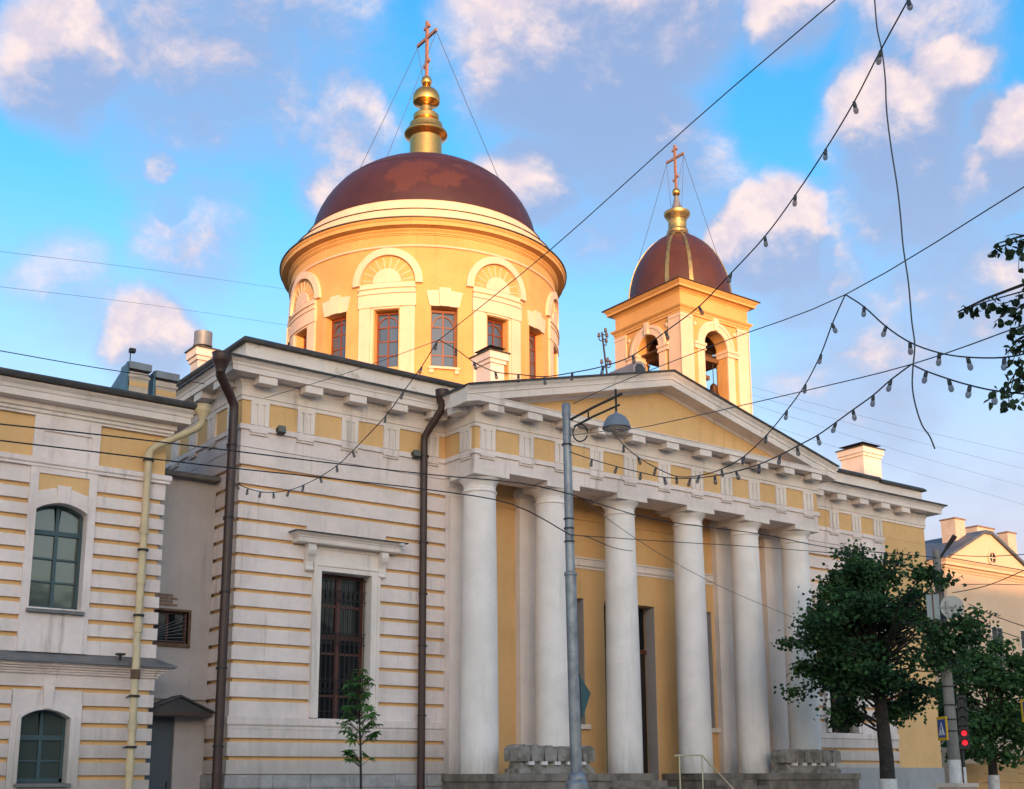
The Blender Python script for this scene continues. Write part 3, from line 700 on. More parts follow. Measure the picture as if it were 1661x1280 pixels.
# --- platform, steps
def slab(x0, x1, y0, y1):
    cp('platform', MB().box(x0 + 0.05, x1 - 0.05, y0 + 0.05, y1, 0.0, 1.62), 'old_stone')
    n = max(1, round((x1 - x0) / 1.25)); w = (x1 - x0) / n
    for i in range(n):
        dz = random.uniform(-0.008, 0.006); dy = random.uniform(-0.012, 0.012)
        cp('capping_stone', MB().box(x0 + i * w + 0.004, x0 + (i + 1) * w - 0.004, y0 + dy, y1 - 0.01, 1.622, 1.80 + dz), 'old_stone')
slab(5.58, 9.2, -2.3, 0.19); slab(9.201, 11.48, -1.45, 0.19)
slab(13.22, 14.9, -1.45, 0.19); slab(14.901, 18.9, -2.3, 0.19)
for i, (y, z) in enumerate(((-1.55, 1.62), (-1.9, 1.46), (-2.25, 1.30), (-2.6, 1.14), (-2.95, 0.98), (-3.3, 0.82), (-3.65, 0.66), (-4.0, 0.50), (-4.35, 0.34))):
    for xa, xb in ((9.25, 11.44), (13.26, 14.86)) if i < 3 else ((9.3, 14.8),):
        cp('step', MB().box(xa, xb, y - 0.36, (-1.46 if i < 3 else -2.62) - 0.001 * i, z - 0.17 if i < 8 else 0.1, z), 'old_stone')
cp('threshold', MB().box(11.5, 13.2, -1.5, 0.6, 0.0, 0.9), 'old_stone')

# --- rain pipes on the church
def pipe(name, pts, r, m, hopper=None, clamps=()):
    p = cp(name, MB().tube(pts, r, 14), m, True)
    if hopper:
        x, y, z = hopper
        obj('hopper', MB().lathe([(r, -0.38), (r + 0.01, -0.30), (r * 1.75, -0.12), (r * 1.85, -0.10), (r * 1.85, 0.06), (r * 1.95, 0.06), (r * 1.95, 0.085), (0.03, 0.085)], (x, y, z), 16), m, p, True)
    for (x, y, z) in clamps: obj('clamp', MB().lathe([(r, -0.02), (r + 0.018, -0.02), (r + 0.018, 0.02), (r, 0.02)], (x, y, z), 14).box(x - 0.014, x + 0.014, y, y + 0.3, z - 0.012, z + 0.012), 'iron', p)
    return p
pipe('rain_pipe', [(-0.80, -0.55, 10.85), (-0.78, -0.5, 10.70), (-0.40, -0.22, 10.35), (-0.27, -0.16, 10.15), (-0.27, -0.16, 9.9), (-0.28, -0.16, 0.3)], 0.108, 'pipe_brown', (-0.80, -0.55, 11.12),
     [(-0.28, -0.16, z) for z in (2.4, 4.1, 5.8, 7.5, 9.2)])
pipe('rain_pipe', [(5.18, -0.60, 11.05), (5.18, -0.56, 10.92), (4.98, -0.28, 10.42), (4.93, -0.18, 10.25), (4.93, -0.16, 10.0), (4.95, -0.16, 0.3)], 0.094, 'pipe_brown', (5.18, -0.60, 11.36),
     [(4.95, -0.16, z) for z in (3.2, 4.9, 6.2, 7.5, 9.75)])

# --- chimneys on the church roof
def chimney(x0, x1, y0, y1, z0, z1, m, par=None, cap='roof_dark', two=True):
    c = cp('chimney', MB().box(x0, x1, y0, y1, z0, z1 - 0.40).box(x0 - 0.05, x1 + 0.05, y0 - 0.05, y1 + 0.05, z1 - 0.40, z1 - 0.28).box(x0 - 0.10, x1 + 0.10, y0 - 0.10, y1 + 0.10, z1 - 0.28, z1 - 0.06), m)
    obj('chimney_cap', MB().box(x0 - 0.15, x1 + 0.15, y0 - 0.15, y1 + 0.15, z1 - 0.06, z1 - 0.03), cap, c)
    xm, ym = (x0 + x1) / 2, (y0 + y1) / 2
    if two: obj('rain_hood', MB().add([(x0 - 0.05, y0 - 0.05, z1 + 0.12), (x1 + 0.05, y0 - 0.05, z1 + 0.12), (x1 + 0.05, y1 + 0.05, z1 + 0.12), (x0 - 0.05, y1 + 0.05, z1 + 0.12), (xm, ym, z1 + 0.28)],
        [(0, 1, 4), (1, 2, 4), (2, 3, 4), (3, 0, 4), (3, 2, 1, 0)]).box(x0 + 0.1, x0 + 0.14, y0 + 0.1, y0 + 0.14, z1 - 0.03, z1 + 0.12).box(x1 - 0.14, x1 - 0.1, y0 + 0.1, y0 + 0.14, z1 - 0.03, z1 + 0.12)
        .box(x1 - 0.14, x1 - 0.1, y1 - 0.14, y1 - 0.1, z1 - 0.03, z1 + 0.12).box(x0 + 0.1, x0 + 0.14, y1 - 0.14, y1 - 0.1, z1 - 0.03, z1 + 0.12), 'roof_dark', c)
    return c
chimney(8.92, 9.42, 2.5, 3.27, 12.0, 14.26, 'trim_white')
chimney(26.55, 27.62, 2.6, 3.66, 11.9, 14.16, 'trim_white')
c = chimney(0.80, 1.24, 4.95, 5.45, 11.9, 13.36, 'trim_white', two=False)
obj('flue', MB().lathe([(0.16, 0.0), (0.16, 0.14), (0.255, 0.14), (0.265, 0.15), (0.265, 0.19), (0.25, 0.20), (0.25, 0.56), (0.24, 0.56), (0.235, 0.50), (0.02, 0.50)], (1.02, 5.2, 13.30), 24), 'zinc', c, True)
cp('chimney_base', MB().box(26.45, 27.72, 2.5, 3.76, 0, 11.95), 'trim_white')

# --- drum
DX, DY, DR = 12.1, 11.32, 5.0
ROT = -1.7
def dp(name, mb, m, smooth=False, rz=0.0): return cp(name, mb, m, smooth, loc=(DX, DY, 0), rz=rz)
HA, HB = 0.42, 0.455            # half width of the two kinds of window
ZB, ZTA, ZTB = 15.12, 17.16, 17.26
cells = MB()
angs = []
holes = []
for k in range(8):
    aA = 270 + 45 * k; aB = aA + 22.5
    holes.append((aA - math.degrees(HA / DR), aA + math.degrees(HA / DR), ZB, ZTA)); holes.append((aB - math.degrees(HB / DR), aB + math.degrees(HB / DR), ZB, ZTB))
brk = {270 + i * 2.5 for i in range(144)}
for h in holes: brk |= {h[0], h[1]}
brk = sorted(b for b in brk if 270 <= b < 630 - 1e-6 or True)
brk = sorted({round(b % 360, 4) for b in brk})
zs = [11.5, ZB, ZTA, ZTB, 20.2]
def inhole(a, z):
    for h in holes:
        lo, hi = h[0] % 360, h[1] % 360
        ok = (lo <= a <= hi) if lo < hi else (a >= lo or a <= hi)
        if ok and h[2] < z < h[3]: return True
    return False
nb = len(brk); cs = [(math.cos(R(a)), math.sin(R(a))) for a in brk]
RI = DR - 0.42
for i in range(nb):
    j = (i + 1) % nb; am = (brk[i] + ((brk[j] - brk[i]) % 360) / 2) % 360
    for q in range(4):
        zm = (zs[q] + zs[q + 1]) / 2
        if inhole(am, zm): continue
        (c0, s0), (c1, s1) = cs[i], cs[j]; za, zb = zs[q], zs[q + 1]
        P = [(r * c, r * s, z) for z in (za, zb) for r in (RI, DR) for c, s in ((c0, s0), (c1, s1))]
        # 0 in-i,1 in-j,2 out-i,3 out-j ; 4..7 upper
        fs = [(2, 3, 7, 6), (0, 4, 5, 1)]
        ap = (brk[i] - 0.05) % 360; an = (brk[j] + 0.05) % 360
        if inhole(ap, zm): fs.append((0, 2, 6, 4))
        if inhole(an, zm): fs.append((1, 5, 7, 3))
        if q > 0 and inhole(am, (zs[q - 1] + za) / 2): fs.append((0, 1, 3, 2))
        if q < 3 and inhole(am, (zs[q + 1] + zs[min(q + 2, 4)]) / 2): fs.append((4, 6, 7, 5))
        cells.add(P, fs)
dp('drum_wall', cells, 'sunlit_yellow', True, rz=R(ROT))
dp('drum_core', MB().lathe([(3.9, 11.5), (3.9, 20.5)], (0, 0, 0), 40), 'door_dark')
dp('drum_string', MB().lathe([(4.98, 19.38), (5.05, 19.39), (5.07, 19.42), (5.05, 19.46), (4.98, 19.48)], (0, 0, 0), 96), 'sunlit_white', True)
dp('drum_cornice', MB().lathe([(4.95, 19.82), (5.03, 19.83), (5.03, 19.87), (5.06, 19.88), (5.06, 19.93), (5.12, 19.99), (5.12, 20.03), (5.33, 20.07), (5.34, 20.07), (5.34, 20.20), (5.36, 20.21), (5.40, 20.28), (5.40, 20.31), (4.7, 20.40)], (0, 0, 0), 128), 'sunlit_yellow', True)
dp('drum_flashing', MB().lathe([(4.7, 20.405), (5.41, 20.312), (5.44, 20.29), (5.445, 20.33), (4.7, 20.43)], (0, 0, 0), 128), 'roof_dark', True)
dp('dome_step', MB().lathe([(4.9, 20.36), (5.0, 20.36), (5.0, 20.80), (4.72, 20.84)], (0, 0, 0), 128), 'sunlit_white', True)
dp('dome_step_edge', MB().lathe([(4.7, 20.85), (5.02, 20.80), (5.03, 20.83), (4.7, 20.88)], (0, 0, 0), 128), 'roof_dark', True)
dp('dome_step', MB().lathe([(4.5, 20.80), (4.66, 20.80), (4.58, 21.38), (4.3, 21.42)], (0, 0, 0), 128), 'sunlit_white', True)
pr = [(4.60, 21.36), (4.60, 21.40)] + [(4.33 * math.cos(R(a)), 21.40 + 3.55 * math.sin(R(a))) for a in (2, 6, 10, 15, 20, 25, 30, 35, 40, 45, 50, 55, 60, 65, 70, 74, 78, 82, 86, 89.5)]
dome = dp('dome', MB().lathe(pr, (0, 0, 0), 128), 'dome_red', True)
obj('seam', MB().lathe([(4.335 * math.cos(R(38)), 21.40 + 3.55 * math.sin(R(38)) ), (4.345 * math.cos(R(38.4)), 21.40 + 3.56 * math.sin(R(38.4))), (4.335 * math.cos(R(39)), 21.40 + 3.55 * math.sin(R(39)))], (0, 0, 0), 96), 'dome_red', dome, local=True)

def window_a(rot):
    B = lambda mb: mb.wrap(DR, 270)
    d = 0.30
    fr = MB().box(-HA, -HA + 0.055, d - 0.04, d + 0.04, ZB, ZTA).box(HA - 0.055, HA, d - 0.04, d + 0.04, ZB, ZTA).box(-HA, HA, d - 0.04, d + 0.04, ZTA - 0.075, ZTA)
    fr.box(-0.028, 0.028, d - 0.03, d + 0.03, ZB, ZTA - 0.06)
    ZR = [ZB, 15.62, 16.12, 16.62, ZTA - 0.075]
    for z in ZR[1:4]: fr.box(-HA + 0.05, HA - 0.05, d - 0.03, d + 0.03, z - 0.022, z + 0.022)
    fr.ring(0, ZR[3], HA - 0.075, HA - 0.035, d - 0.035, d + 0.03, 0, 180, 14)
    t = dp('drum_window', B(fr), 'frame_orange', rz=rot)
    for k in range(4):
        for xa, xb in ((-HA + 0.055, -0.028), (0.028, HA - 0.055)):
            obj('pane', B(pane(xa, xb, d, ZR[k] + 0.01, ZR[k + 1] - 0.01)), 'glass_sky_tint', t, local=True)
    for s in (-1, 1):
        xa, xb = sorted((s * 0.56, s * 0.97))
        obj('side_pilaster', B(MB().sub_box(xa, xb, -0.07, 0.05, 13.2, 17.24, 3)), 'sunlit_white', t, local=True)
        xa, xb = sorted((s * 0.46, s * 0.555))
        obj('inner_strip', B(MB().sub_box(xa, xb, -0.03, 0.05, 13.2, 17.25, 2)), 'sunlit_white', t, local=True)
    obj('entablature', B(MB().sub_box(-1.0, 1.0, -0.10, 0.05, 17.245, 17.70, 10).sub_box(-0.47, 0.47, -0.06, 0.05, 17.18, 17.244, 5)), 'sunlit_white', t, local=True)
    obj('ledge', B(MB().sub_box(-1.0, 1.0, -0.13, 0.05, 17.71, 17.77, 10).sub_box(-0.98, 0.98, -0.09, 0.05, 17.77, 17.90, 10).sub_box(-1.0, 1.0, -0.14, 0.05, 17.90, 17.95, 10).sub_box(-0.97, 0.97, -0.06, 0.05, 17.95, 18.12, 10)), 'sunlit_white', t, local=True)
    obj('arch', B(MB().ring(0, 18.13, 0.97, 1.22, -0.12, 0.05, -3, 183, 30)), 'sunlit_white', t, local=True)
    obj('lunette', B(MB().ring(0, 18.13, 0.001, 0.50, -0.06, 0.05, 0, 180, 18)), 'sunlit_white', t, local=True)
    fan = MB()
    for k in range(10):
        a = R(9 + 18 * k); c, s = math.cos(a), math.sin(a); w = 0.016
        p = [(0.53 * c - w * s, 0.53 * s + w * c), (0.53 * c + w * s, 0.53 * s - w * c), (0.93 * c + w * s, 0.93 * s - w * c), (0.93 * c - w * s, 0.93 * s + w * c)]
        fan.prism([(x, 18.13 + z) for x, z in p], 'y', -0.018, 0.05)
    obj('fan_ribs', B(fan), 'sunlit_white', t, local=True)
def window_b(rot):
    B = lambda mb: mb.wrap(DR, 292.5)
    d = 0.32
    fr = MB().box(-HB, -HB + 0.055, d - 0.04, d + 0.04, ZB, ZTB).box(HB - 0.055, HB, d - 0.04, d + 0.04, ZB, ZTB).box(-HB, HB, d - 0.04, d + 0.04, ZTB - 0.11, ZTB)
    fr.box(-0.028, 0.028, d - 0.03, d + 0.03, ZB, ZTB - 0.1)
    ZR = [ZB, 15.63, 16.13, 16.63, ZTB - 0.11]
    for z in ZR[1:4]: fr.box(-HB + 0.05, HB - 0.05, d - 0.03, d + 0.03, z - 0.022, z + 0.022)
    fr.ring(0, ZR[3], HB - 0.09, HB - 0.05, d - 0.035, d + 0.03, 0, 180, 14)
    t = dp('drum_window', B(fr), 'frame_orange', rz=rot)
    for k in range(4):
        for xa, xb in ((-HB + 0.055, -0.028), (0.028, HB - 0.055)):
            obj('pane', B(pane(xa, xb, d, ZR[k] + 0.01, ZR[k + 1] - 0.01)), 'glass_sky_tint', t, local=True)
    obj('lintel', B(MB().prism([(-0.50, 17.265), (-0.17, 17.265), (-0.21, 17.84), (-0.62, 17.80)], 'y', -0.06, 0.05).prism([(0.17, 17.265), (0.50, 17.265), (0.62, 17.80), (0.21, 17.84)], 'y', -0.06, 0.05)), 'sunlit_white', t, local=True)
    obj('keystone', B(MB().prism([(-0.165, 17.262), (0.165, 17.262), (0.205, 17.92), (-0.205, 17.92)], 'y', -0.10, 0.05)), 'sunlit_white', t, local=True)
    obj('sill', B(MB().sub_box(-0.52, 0.52, -0.10, 0.3, ZB - 0.08, ZB - 0.002, 6).box(-0.50, -0.36, -0.06, 0.05, ZB - 0.22, ZB - 0.08).box(0.36, 0.50, -0.06, 0.05, ZB - 0.22, ZB - 0.08)), 'sunlit_white', t, local=True)
for k in range(8):
    window_a(R(ROT + 45 * k)); window_b(R(ROT + 45 * k))

# --- lantern and cross on the dome
def gold_part(name, prof, c, n=40, m='gold'): return cp(name, MB().lathe(prof, (0, 0, 0), n), m, True, loc=c)
lan = gold_part('lantern', [(0.72, 24.80), (0.74, 25.02), (0.745, 25.06), (0.72, 25.10), (0.70, 25.13), (0.66, 25.17), (0.635, 25.20), (0.63, 26.18), (0.66, 26.20), (0.72, 26.26), (0.80, 26.30), (0.85, 26.36), (0.85, 26.42), (0.80, 26.50), (0.69, 26.55),
    (0.665, 26.60), (0.66, 26.80), (0.60, 26.86), (0.50, 26.90), (0.47, 26.96), (0.51, 27.0), (0.51, 27.2), (0.44, 27.27), (0.30, 27.30), (0.235, 27.36), (0.23, 27.60)], (DX, DY, 0))
obj('finial', MB().lathe([(0.23, 27.58), (0.28, 27.66), (0.44, 27.72), (0.52, 27.78), (0.545, 27.9), (0.53, 28.06), (0.46, 28.22), (0.34, 28.34), (0.20, 28.40), (0.10, 28.44), (0.08, 28.50)], (0, 0, 0), 40), 'gold', lan, True, local=True)
obj('orb', MB().sphere((0, 0, 28.72), 0.215, 24, 14, sz=1.12), 'gold', lan, True, local=True)
def cross(loc, z0, z1, bar, k):
    w, th = 0.062 * k, 0.045 * k
    H = z1 - z0
    m = MB().box(-th, th, -w, w, z0, z1)
    c = cp('cross', m, 'cross_metal', loc=loc)
    zb = z0 + 0.70 * H; L = bar / 2
    obj('crossbar', MB().box(-th * 0.9, th * 0.9, -L, L, zb - w, zb + w), 'cross_metal', c, local=True)
    obj('upper_bar', MB().box(-th * 0.9, th * 0.9, -0.21 * k, 0.21 * k, zb + 0.17 * H, zb + 0.17 * H + 1.6 * w), 'cross_metal', c, local=True)
    s = 0.09 * k
    obj('foot_bar', MB().prism([(-0.20 * k, z0 + 0.22 * H + s), (0.20 * k, z0 + 0.22 * H - s), (0.20 * k, z0 + 0.22 * H - s + 1.6 * w), (-0.20 * k, z0 + 0.22 * H + s + 1.6 * w)], 'x', -th * 0.9, th * 0.9), 'cross_metal', c, local=True)
    return zb, L
zb, L = cross((DX, DY, 0), 28.92, 31.40, 1.42, 1.0)
stay = [(-1, -2.6, -1.4, 23.9), (-1, 2.1, -2.2, 23.9), (1, -2.3, 2.2, 23.9), (1, 2.4, 2.0, 23.9)]
for s, ax, ay, az in stay:
    cp('stay_chain', MB().tube([(DX, DY + s * L * 0.97, zb - 0.08), (DX + ax * 0.5, DY + (s * L + ay) * 0.5, (zb + az) / 2 - 0.08), (DX + ax, DY + ay, az)], 0.011, 4), 'cable_grey')

# --- belfry
BX, BY, BH = 25.75, 11.35, 2.05
def bp_(name, mb, m, smooth=False, rz=0.0): return cp(name, mb, m, smooth, loc=(BX, BY, 0), rz=rz)
bp_('belfry_base', MB().box(-BH, BH, -BH, BH, 0, 16.6), 'sunlit_yellow')
TH = 0.62
for k in range(4):
    rz = k * math.pi / 2
    w = MB(); ow, zsq = 0.705, 19.95
    w.box(-BH, -ow, -BH, -BH + TH, 16.6, 21.2) if True else None
    w.box(ow, BH - TH, -BH, -BH + TH, 16.6, 21.2)
    n = 16
    for i in range(n):
        a0, a1 = math.pi * i / n, math.pi * (i + 1) / n
        xa, za = ow * math.cos(a0), zsq + ow * math.sin(a0); xb, zb_ = ow * math.cos(a1), zsq + ow * math.sin(a1)
        w.prism([(xb, zb_), (xa, za), (xa, 21.2), (xb, 21.2)], 'y', -BH, -BH + TH)
    bp_('belfry_wall', w, 'sunlit_yellow', rz=rz)
    for x0, x1 in ((-BH - 0.06, -1.38), (1.34, BH - 0.0)):
        bp_('corner_pilaster', MB().box(x0, x1, -BH - 0.06, -BH + 0.02, 16.6, 21.08).box(x0 if x0 > 0 else x0 - 0.02, x1 + 0.02, -BH - 0.085, -BH + 0.02, 20.92, 20.99), 'sunlit_white', rz=rz)
    bp_('archivolt', MB().ring(0, zsq, 0.70, 1.12, -BH - 0.05, -BH + 0.02, 0, 180, 24).ring(0, zsq, 0.98, 1.13, -BH - 0.08, -BH, 0, 180, 24), 'sunlit_white', rz=rz)
    bp_('keystone', MB().prism([(-0.10, 20.66), (0.10, 20.66), (0.15, 21.2), (-0.15, 21.2)], 'y', -BH - 0.12, -BH), 'sunlit_white', rz=rz)
    for s in (-1, 1):
        xa, xb = sorted((s * 0.66, s * 1.32))
        bp_('impost', MB().box(xa, xb, -BH - 0.10, -BH + TH + 0.02, 19.62, 19.70).box(xa + 0.02, xb - 0.02, -BH - 0.075, -BH + TH, 19.70, 19.82).box(xa - 0.02, xb + 0.02, -BH - 0.12, -BH + TH + 0.02, 19.82, 19.94), 'sunlit_white', rz=rz)
        xa, xb = sorted((s * 0.704, s * 1.12))
        bp_('jamb_strip', MB().box(xa, xb, -BH - 0.045, -BH + 0.02, 16.6, 19.62), 'sunlit_white', rz=rz)
        bp_('roundel', MB().lathe([(0.09, 0.0), (0.085, 0.04), (0.03, 0.055), (0.001, 0.05)], (0, 0, 0), 14).map(lambda x, y, z: (s * 1.22 + x, -BH - z, 20.75 + y)), 'sunlit_white', True, rz=rz)
sq = lambda h: [(BX + h, BY + h), (BX - h, BY + h), (BX - h, BY - h), (BX + h, BY - h)]
cp('belfry_cornice', MB().molding([(-0.3, 21.08), (0.07, 21.08), (0.07, 21.18), (0.10, 21.20), (0.10, 21.27), (0.15, 21.31), (0.20, 21.36), (0.20, 21.42), (0.10, 21.45), (-0.3, 21.46)], sq(BH), True), 'sunlit_yellow')
cp('belfry_frieze', MB().molding([(-0.3, 21.46), (0.03, 21.46), (0.03, 22.02), (-0.3, 22.02)], sq(BH), True), 'sunlit_yellow')
cp('belfry_cornice', MB().molding([(-0.3, 22.02), (0.05, 22.02), (0.07, 22.07), (0.14, 22.12), (0.16, 22.14), (0.30, 22.16), (0.30, 22.27), (0.32, 22.28), (0.37, 22.34), (0.42, 22.40), (0.42, 22.43), (-0.3, 22.46)], sq(BH), True), 'sunlit_yellow')
cp('belfry_flashing', MB().molding([(-0.3, 22.465), (0.43, 22.435), (0.47, 22.41), (0.475, 22.45), (-0.3, 22.53)], sq(BH), True), 'roof_brown')
bp_('belfry_ceiling', MB().box(-BH + 0.3, BH - 0.3, -BH + 0.3, BH - 0.3, 21.0, 22.5), 'timber')
angs_ = [3, 8, 14, 20, 26, 32, 38, 44, 50, 56, 62, 68, 73, 77]
pr = [(2.33, 22.46)] + [(2.33 * math.cos(R(a)) ** 1.14, 22.46 + 3.5 * math.sin(R(a))) for a in angs_] + [(0.50, 25.92), (0.50, 25.98)]
bd = bp_('belfry_dome', MB().lathe(pr, (0, 0, 0), 72), 'dome_rust', True)
for q in range(4):
    for s in (-13, 13):
        a = R(225 + 90 * q + s); ca, sa = math.cos(a), math.sin(a); m = MB(); vs = []
        for i, (r, z) in enumerate(pr[:-1]):
            w = 0.085 * (0.45 + 0.55 * r / 2.33)
            for dr, ww in ((-0.02, -w), (0.03, -w), (0.03, w), (-0.02, w)):
                rr = r + dr; vs.append((rr * ca - ww * sa, rr * sa + ww * ca, z + (0.02 if dr > 0 else 0)))
        fs = []
        for i in range(len(pr) - 2):
            for k in range(4): fs.append((4 * i + k, 4 * i + (k + 1) % 4, 4 * i + 4 + (k + 1) % 4, 4 * i + 4 + k))
        obj('dome_rib', MB().add(vs, fs), 'gold_dull', bd, True, local=True)
lan = gold_part('lantern', [(0.54, 25.86), (0.50, 25.95), (0.46, 25.98), (0.48, 26.04), (0.49, 26.10), (0.46, 26.16), (0.42, 26.20), (0.415, 26.62), (0.44, 26.66), (0.47, 26.72), (0.49, 26.76), (0.57, 26.86), (0.60, 26.92), (0.60, 27.02), (0.55, 27.05), (0.33, 27.10)], (BX, BY, 0), m='gold_dull')
obj('spire', MB().lathe([(0.36, 27.08), (0.27, 27.2), (0.19, 27.42), (0.13, 27.65), (0.10, 27.86)], (0, 0, 0), 28), 'zinc', lan, True, local=True)
obj('orb', MB().sphere((0, 0, 28.06), 0.19, 22, 12, sz=1.1), 'gold', lan, True, local=True)
zb, L = cross((BX, BY, 0), 28.24, 30.45, 1.15, 0.88)
for s, ax, ay, az in ((-1, -1.55, -0.8, 24.7), (-1, -0.3, -0.5, 25.85), (1, 0.3, 0.5, 25.85), (-1, 1.2, -1.3, 24.7), (1, -1.4, 1.2, 24.6)):
    cp('stay_chain', MB().tube([(BX, BY + s * L * 0.97, zb - 0.06), (BX + ax * 0.5, BY + (s * L + ay) * 0.5, (zb + az) / 2 - 0.1), (BX + ax, BY + ay, az)], 0.011, 4), 'cable_grey')
# belfry floor beams and bells
bp_('belfry_beam', MB().box(-BH + 0.1, BH - 0.1, -1.55, -1.35, 19.45, 19.66), 'timber')
bp_('belfry_beam', MB().box(-BH + 0.1, BH - 0.1, 1.35, 1.55, 19.45, 19.66), 'timber')
bp_('belfry_beam', MB().box(-1.55, -1.35, -BH + 0.1, BH - 0.1, 19.66, 19.86), 'timber')
bp_('belfry_beam', MB().box(-0.1, 0.1, -BH + 0.5, BH - 0.5, 18.60, 18.78), 'timber')
bp_('belfry_floor_upper', MB().box(-1.9, 1.9, -1.2, 1.2, 19.87, 19.93), 'timber')
bellp = [(0.03, 0.0), (0.05, -0.02), (0.11, -0.06), (0.135, -0.12), (0.15, -0.25), (0.18, -0.40), (0.23, -0.52), (0.285, -0.60), (0.295, -0.64), (0.27, -0.64), (0.22, -0.58), (0.02, -0.5)]
for (bx, by, bz, k, lab) in ((26.22, 9.95, 18.55, 1.15, 'bronze bell hanging in the right-hand arch of the belfry'), (24.4, 11.2, 19.1, 1.0, 'bronze bell hanging behind the left arch of the belfry'), (26.1, 12.6, 19.0, 0.8, 'small bronze bell at the far side of the belfry')):
    o = obj('bell', MB().lathe([(r * k, z * k) for r, z in bellp], (0, 0, 0), 22), 'bronze', None, True, loc=(bx, by, bz)); tag(o, lab, 'bell', 'bells in the belfry')
    obj('hanger', MB().tube([(0, 0, -0.02), (0, 0, 19.5 - bz)], 0.02, 6), 'iron', o, local=True)
    obj('clapper', MB().tube([(0, 0, -0.3 * k), (0, 0, -0.68 * k)], [0.02 * k, 0.045 * k], 8), 'iron', o, local=True)

# ------------------------------------------------------------------ left building
LB = thing('stucco_building', (-5.0, 4, 0), 'two storey white banded house with arched teal windows left of the church', 'building')
def lp(name, mb, m, smooth=False, par=None): return obj(name, mb, m, par or LB, smooth)
XE, XW = -1.72, -11.5
BAYS = (-3.925, -7.35, -10.35)
up = [(c - 0.53, c + 0.53, 5.16, 7.38) for c in BAYS]; lo = [(c - 0.50, c + 0.47, 1.66, 3.10) for c in BAYS]
lp('wall', MB().grid_wall(XW, XE - G, 0.0, 9.5, G, 0.5, [(a - 0.1, b + 0.1, c - 0.1, d + 0.1) for a, b, c, d in up + lo]).box(XE - 0.5, XE - G, 0.5, 12.0, 0, 9.5), 'stucco_yellow')
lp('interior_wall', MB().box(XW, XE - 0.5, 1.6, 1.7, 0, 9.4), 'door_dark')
PW = 0.69
def lband(z0, z1, cut=True, dy=0.0):
    xs = [XW]
    if cut:
        for c in sorted(BAYS): xs += [c - PW, c + PW]
    xs.append(XE)
    for i in range(0, len(xs), 2):
        m = MB().box(xs[i], xs[i + 1], dy, 0.25, z0, z1)
        if i == len(xs) - 2: m.box(XE - 0.2, XE, 0.25, 1.3, z0, z1)
        lp('rusticated_band', m, 'stucco_white')
g2 = [7.74, 7.40, 7.07, 6.73, 6.39, 6.0 + 0.05, 5.68, 5.34, 4.99, 4.64]
top = 8.10
for g in g2: lband(g, top); top = g - 0.10
lband(4.25, top)
top = 3.90
for i, g in enumerate((3.56, 3.20, 2.85, 2.50, 2.14, 1.79, 1.42, 1.05, 0.68)):
    lband(g, top, cut=i > 0); top = g - 0.095
lband(0.05, top, cut=False)
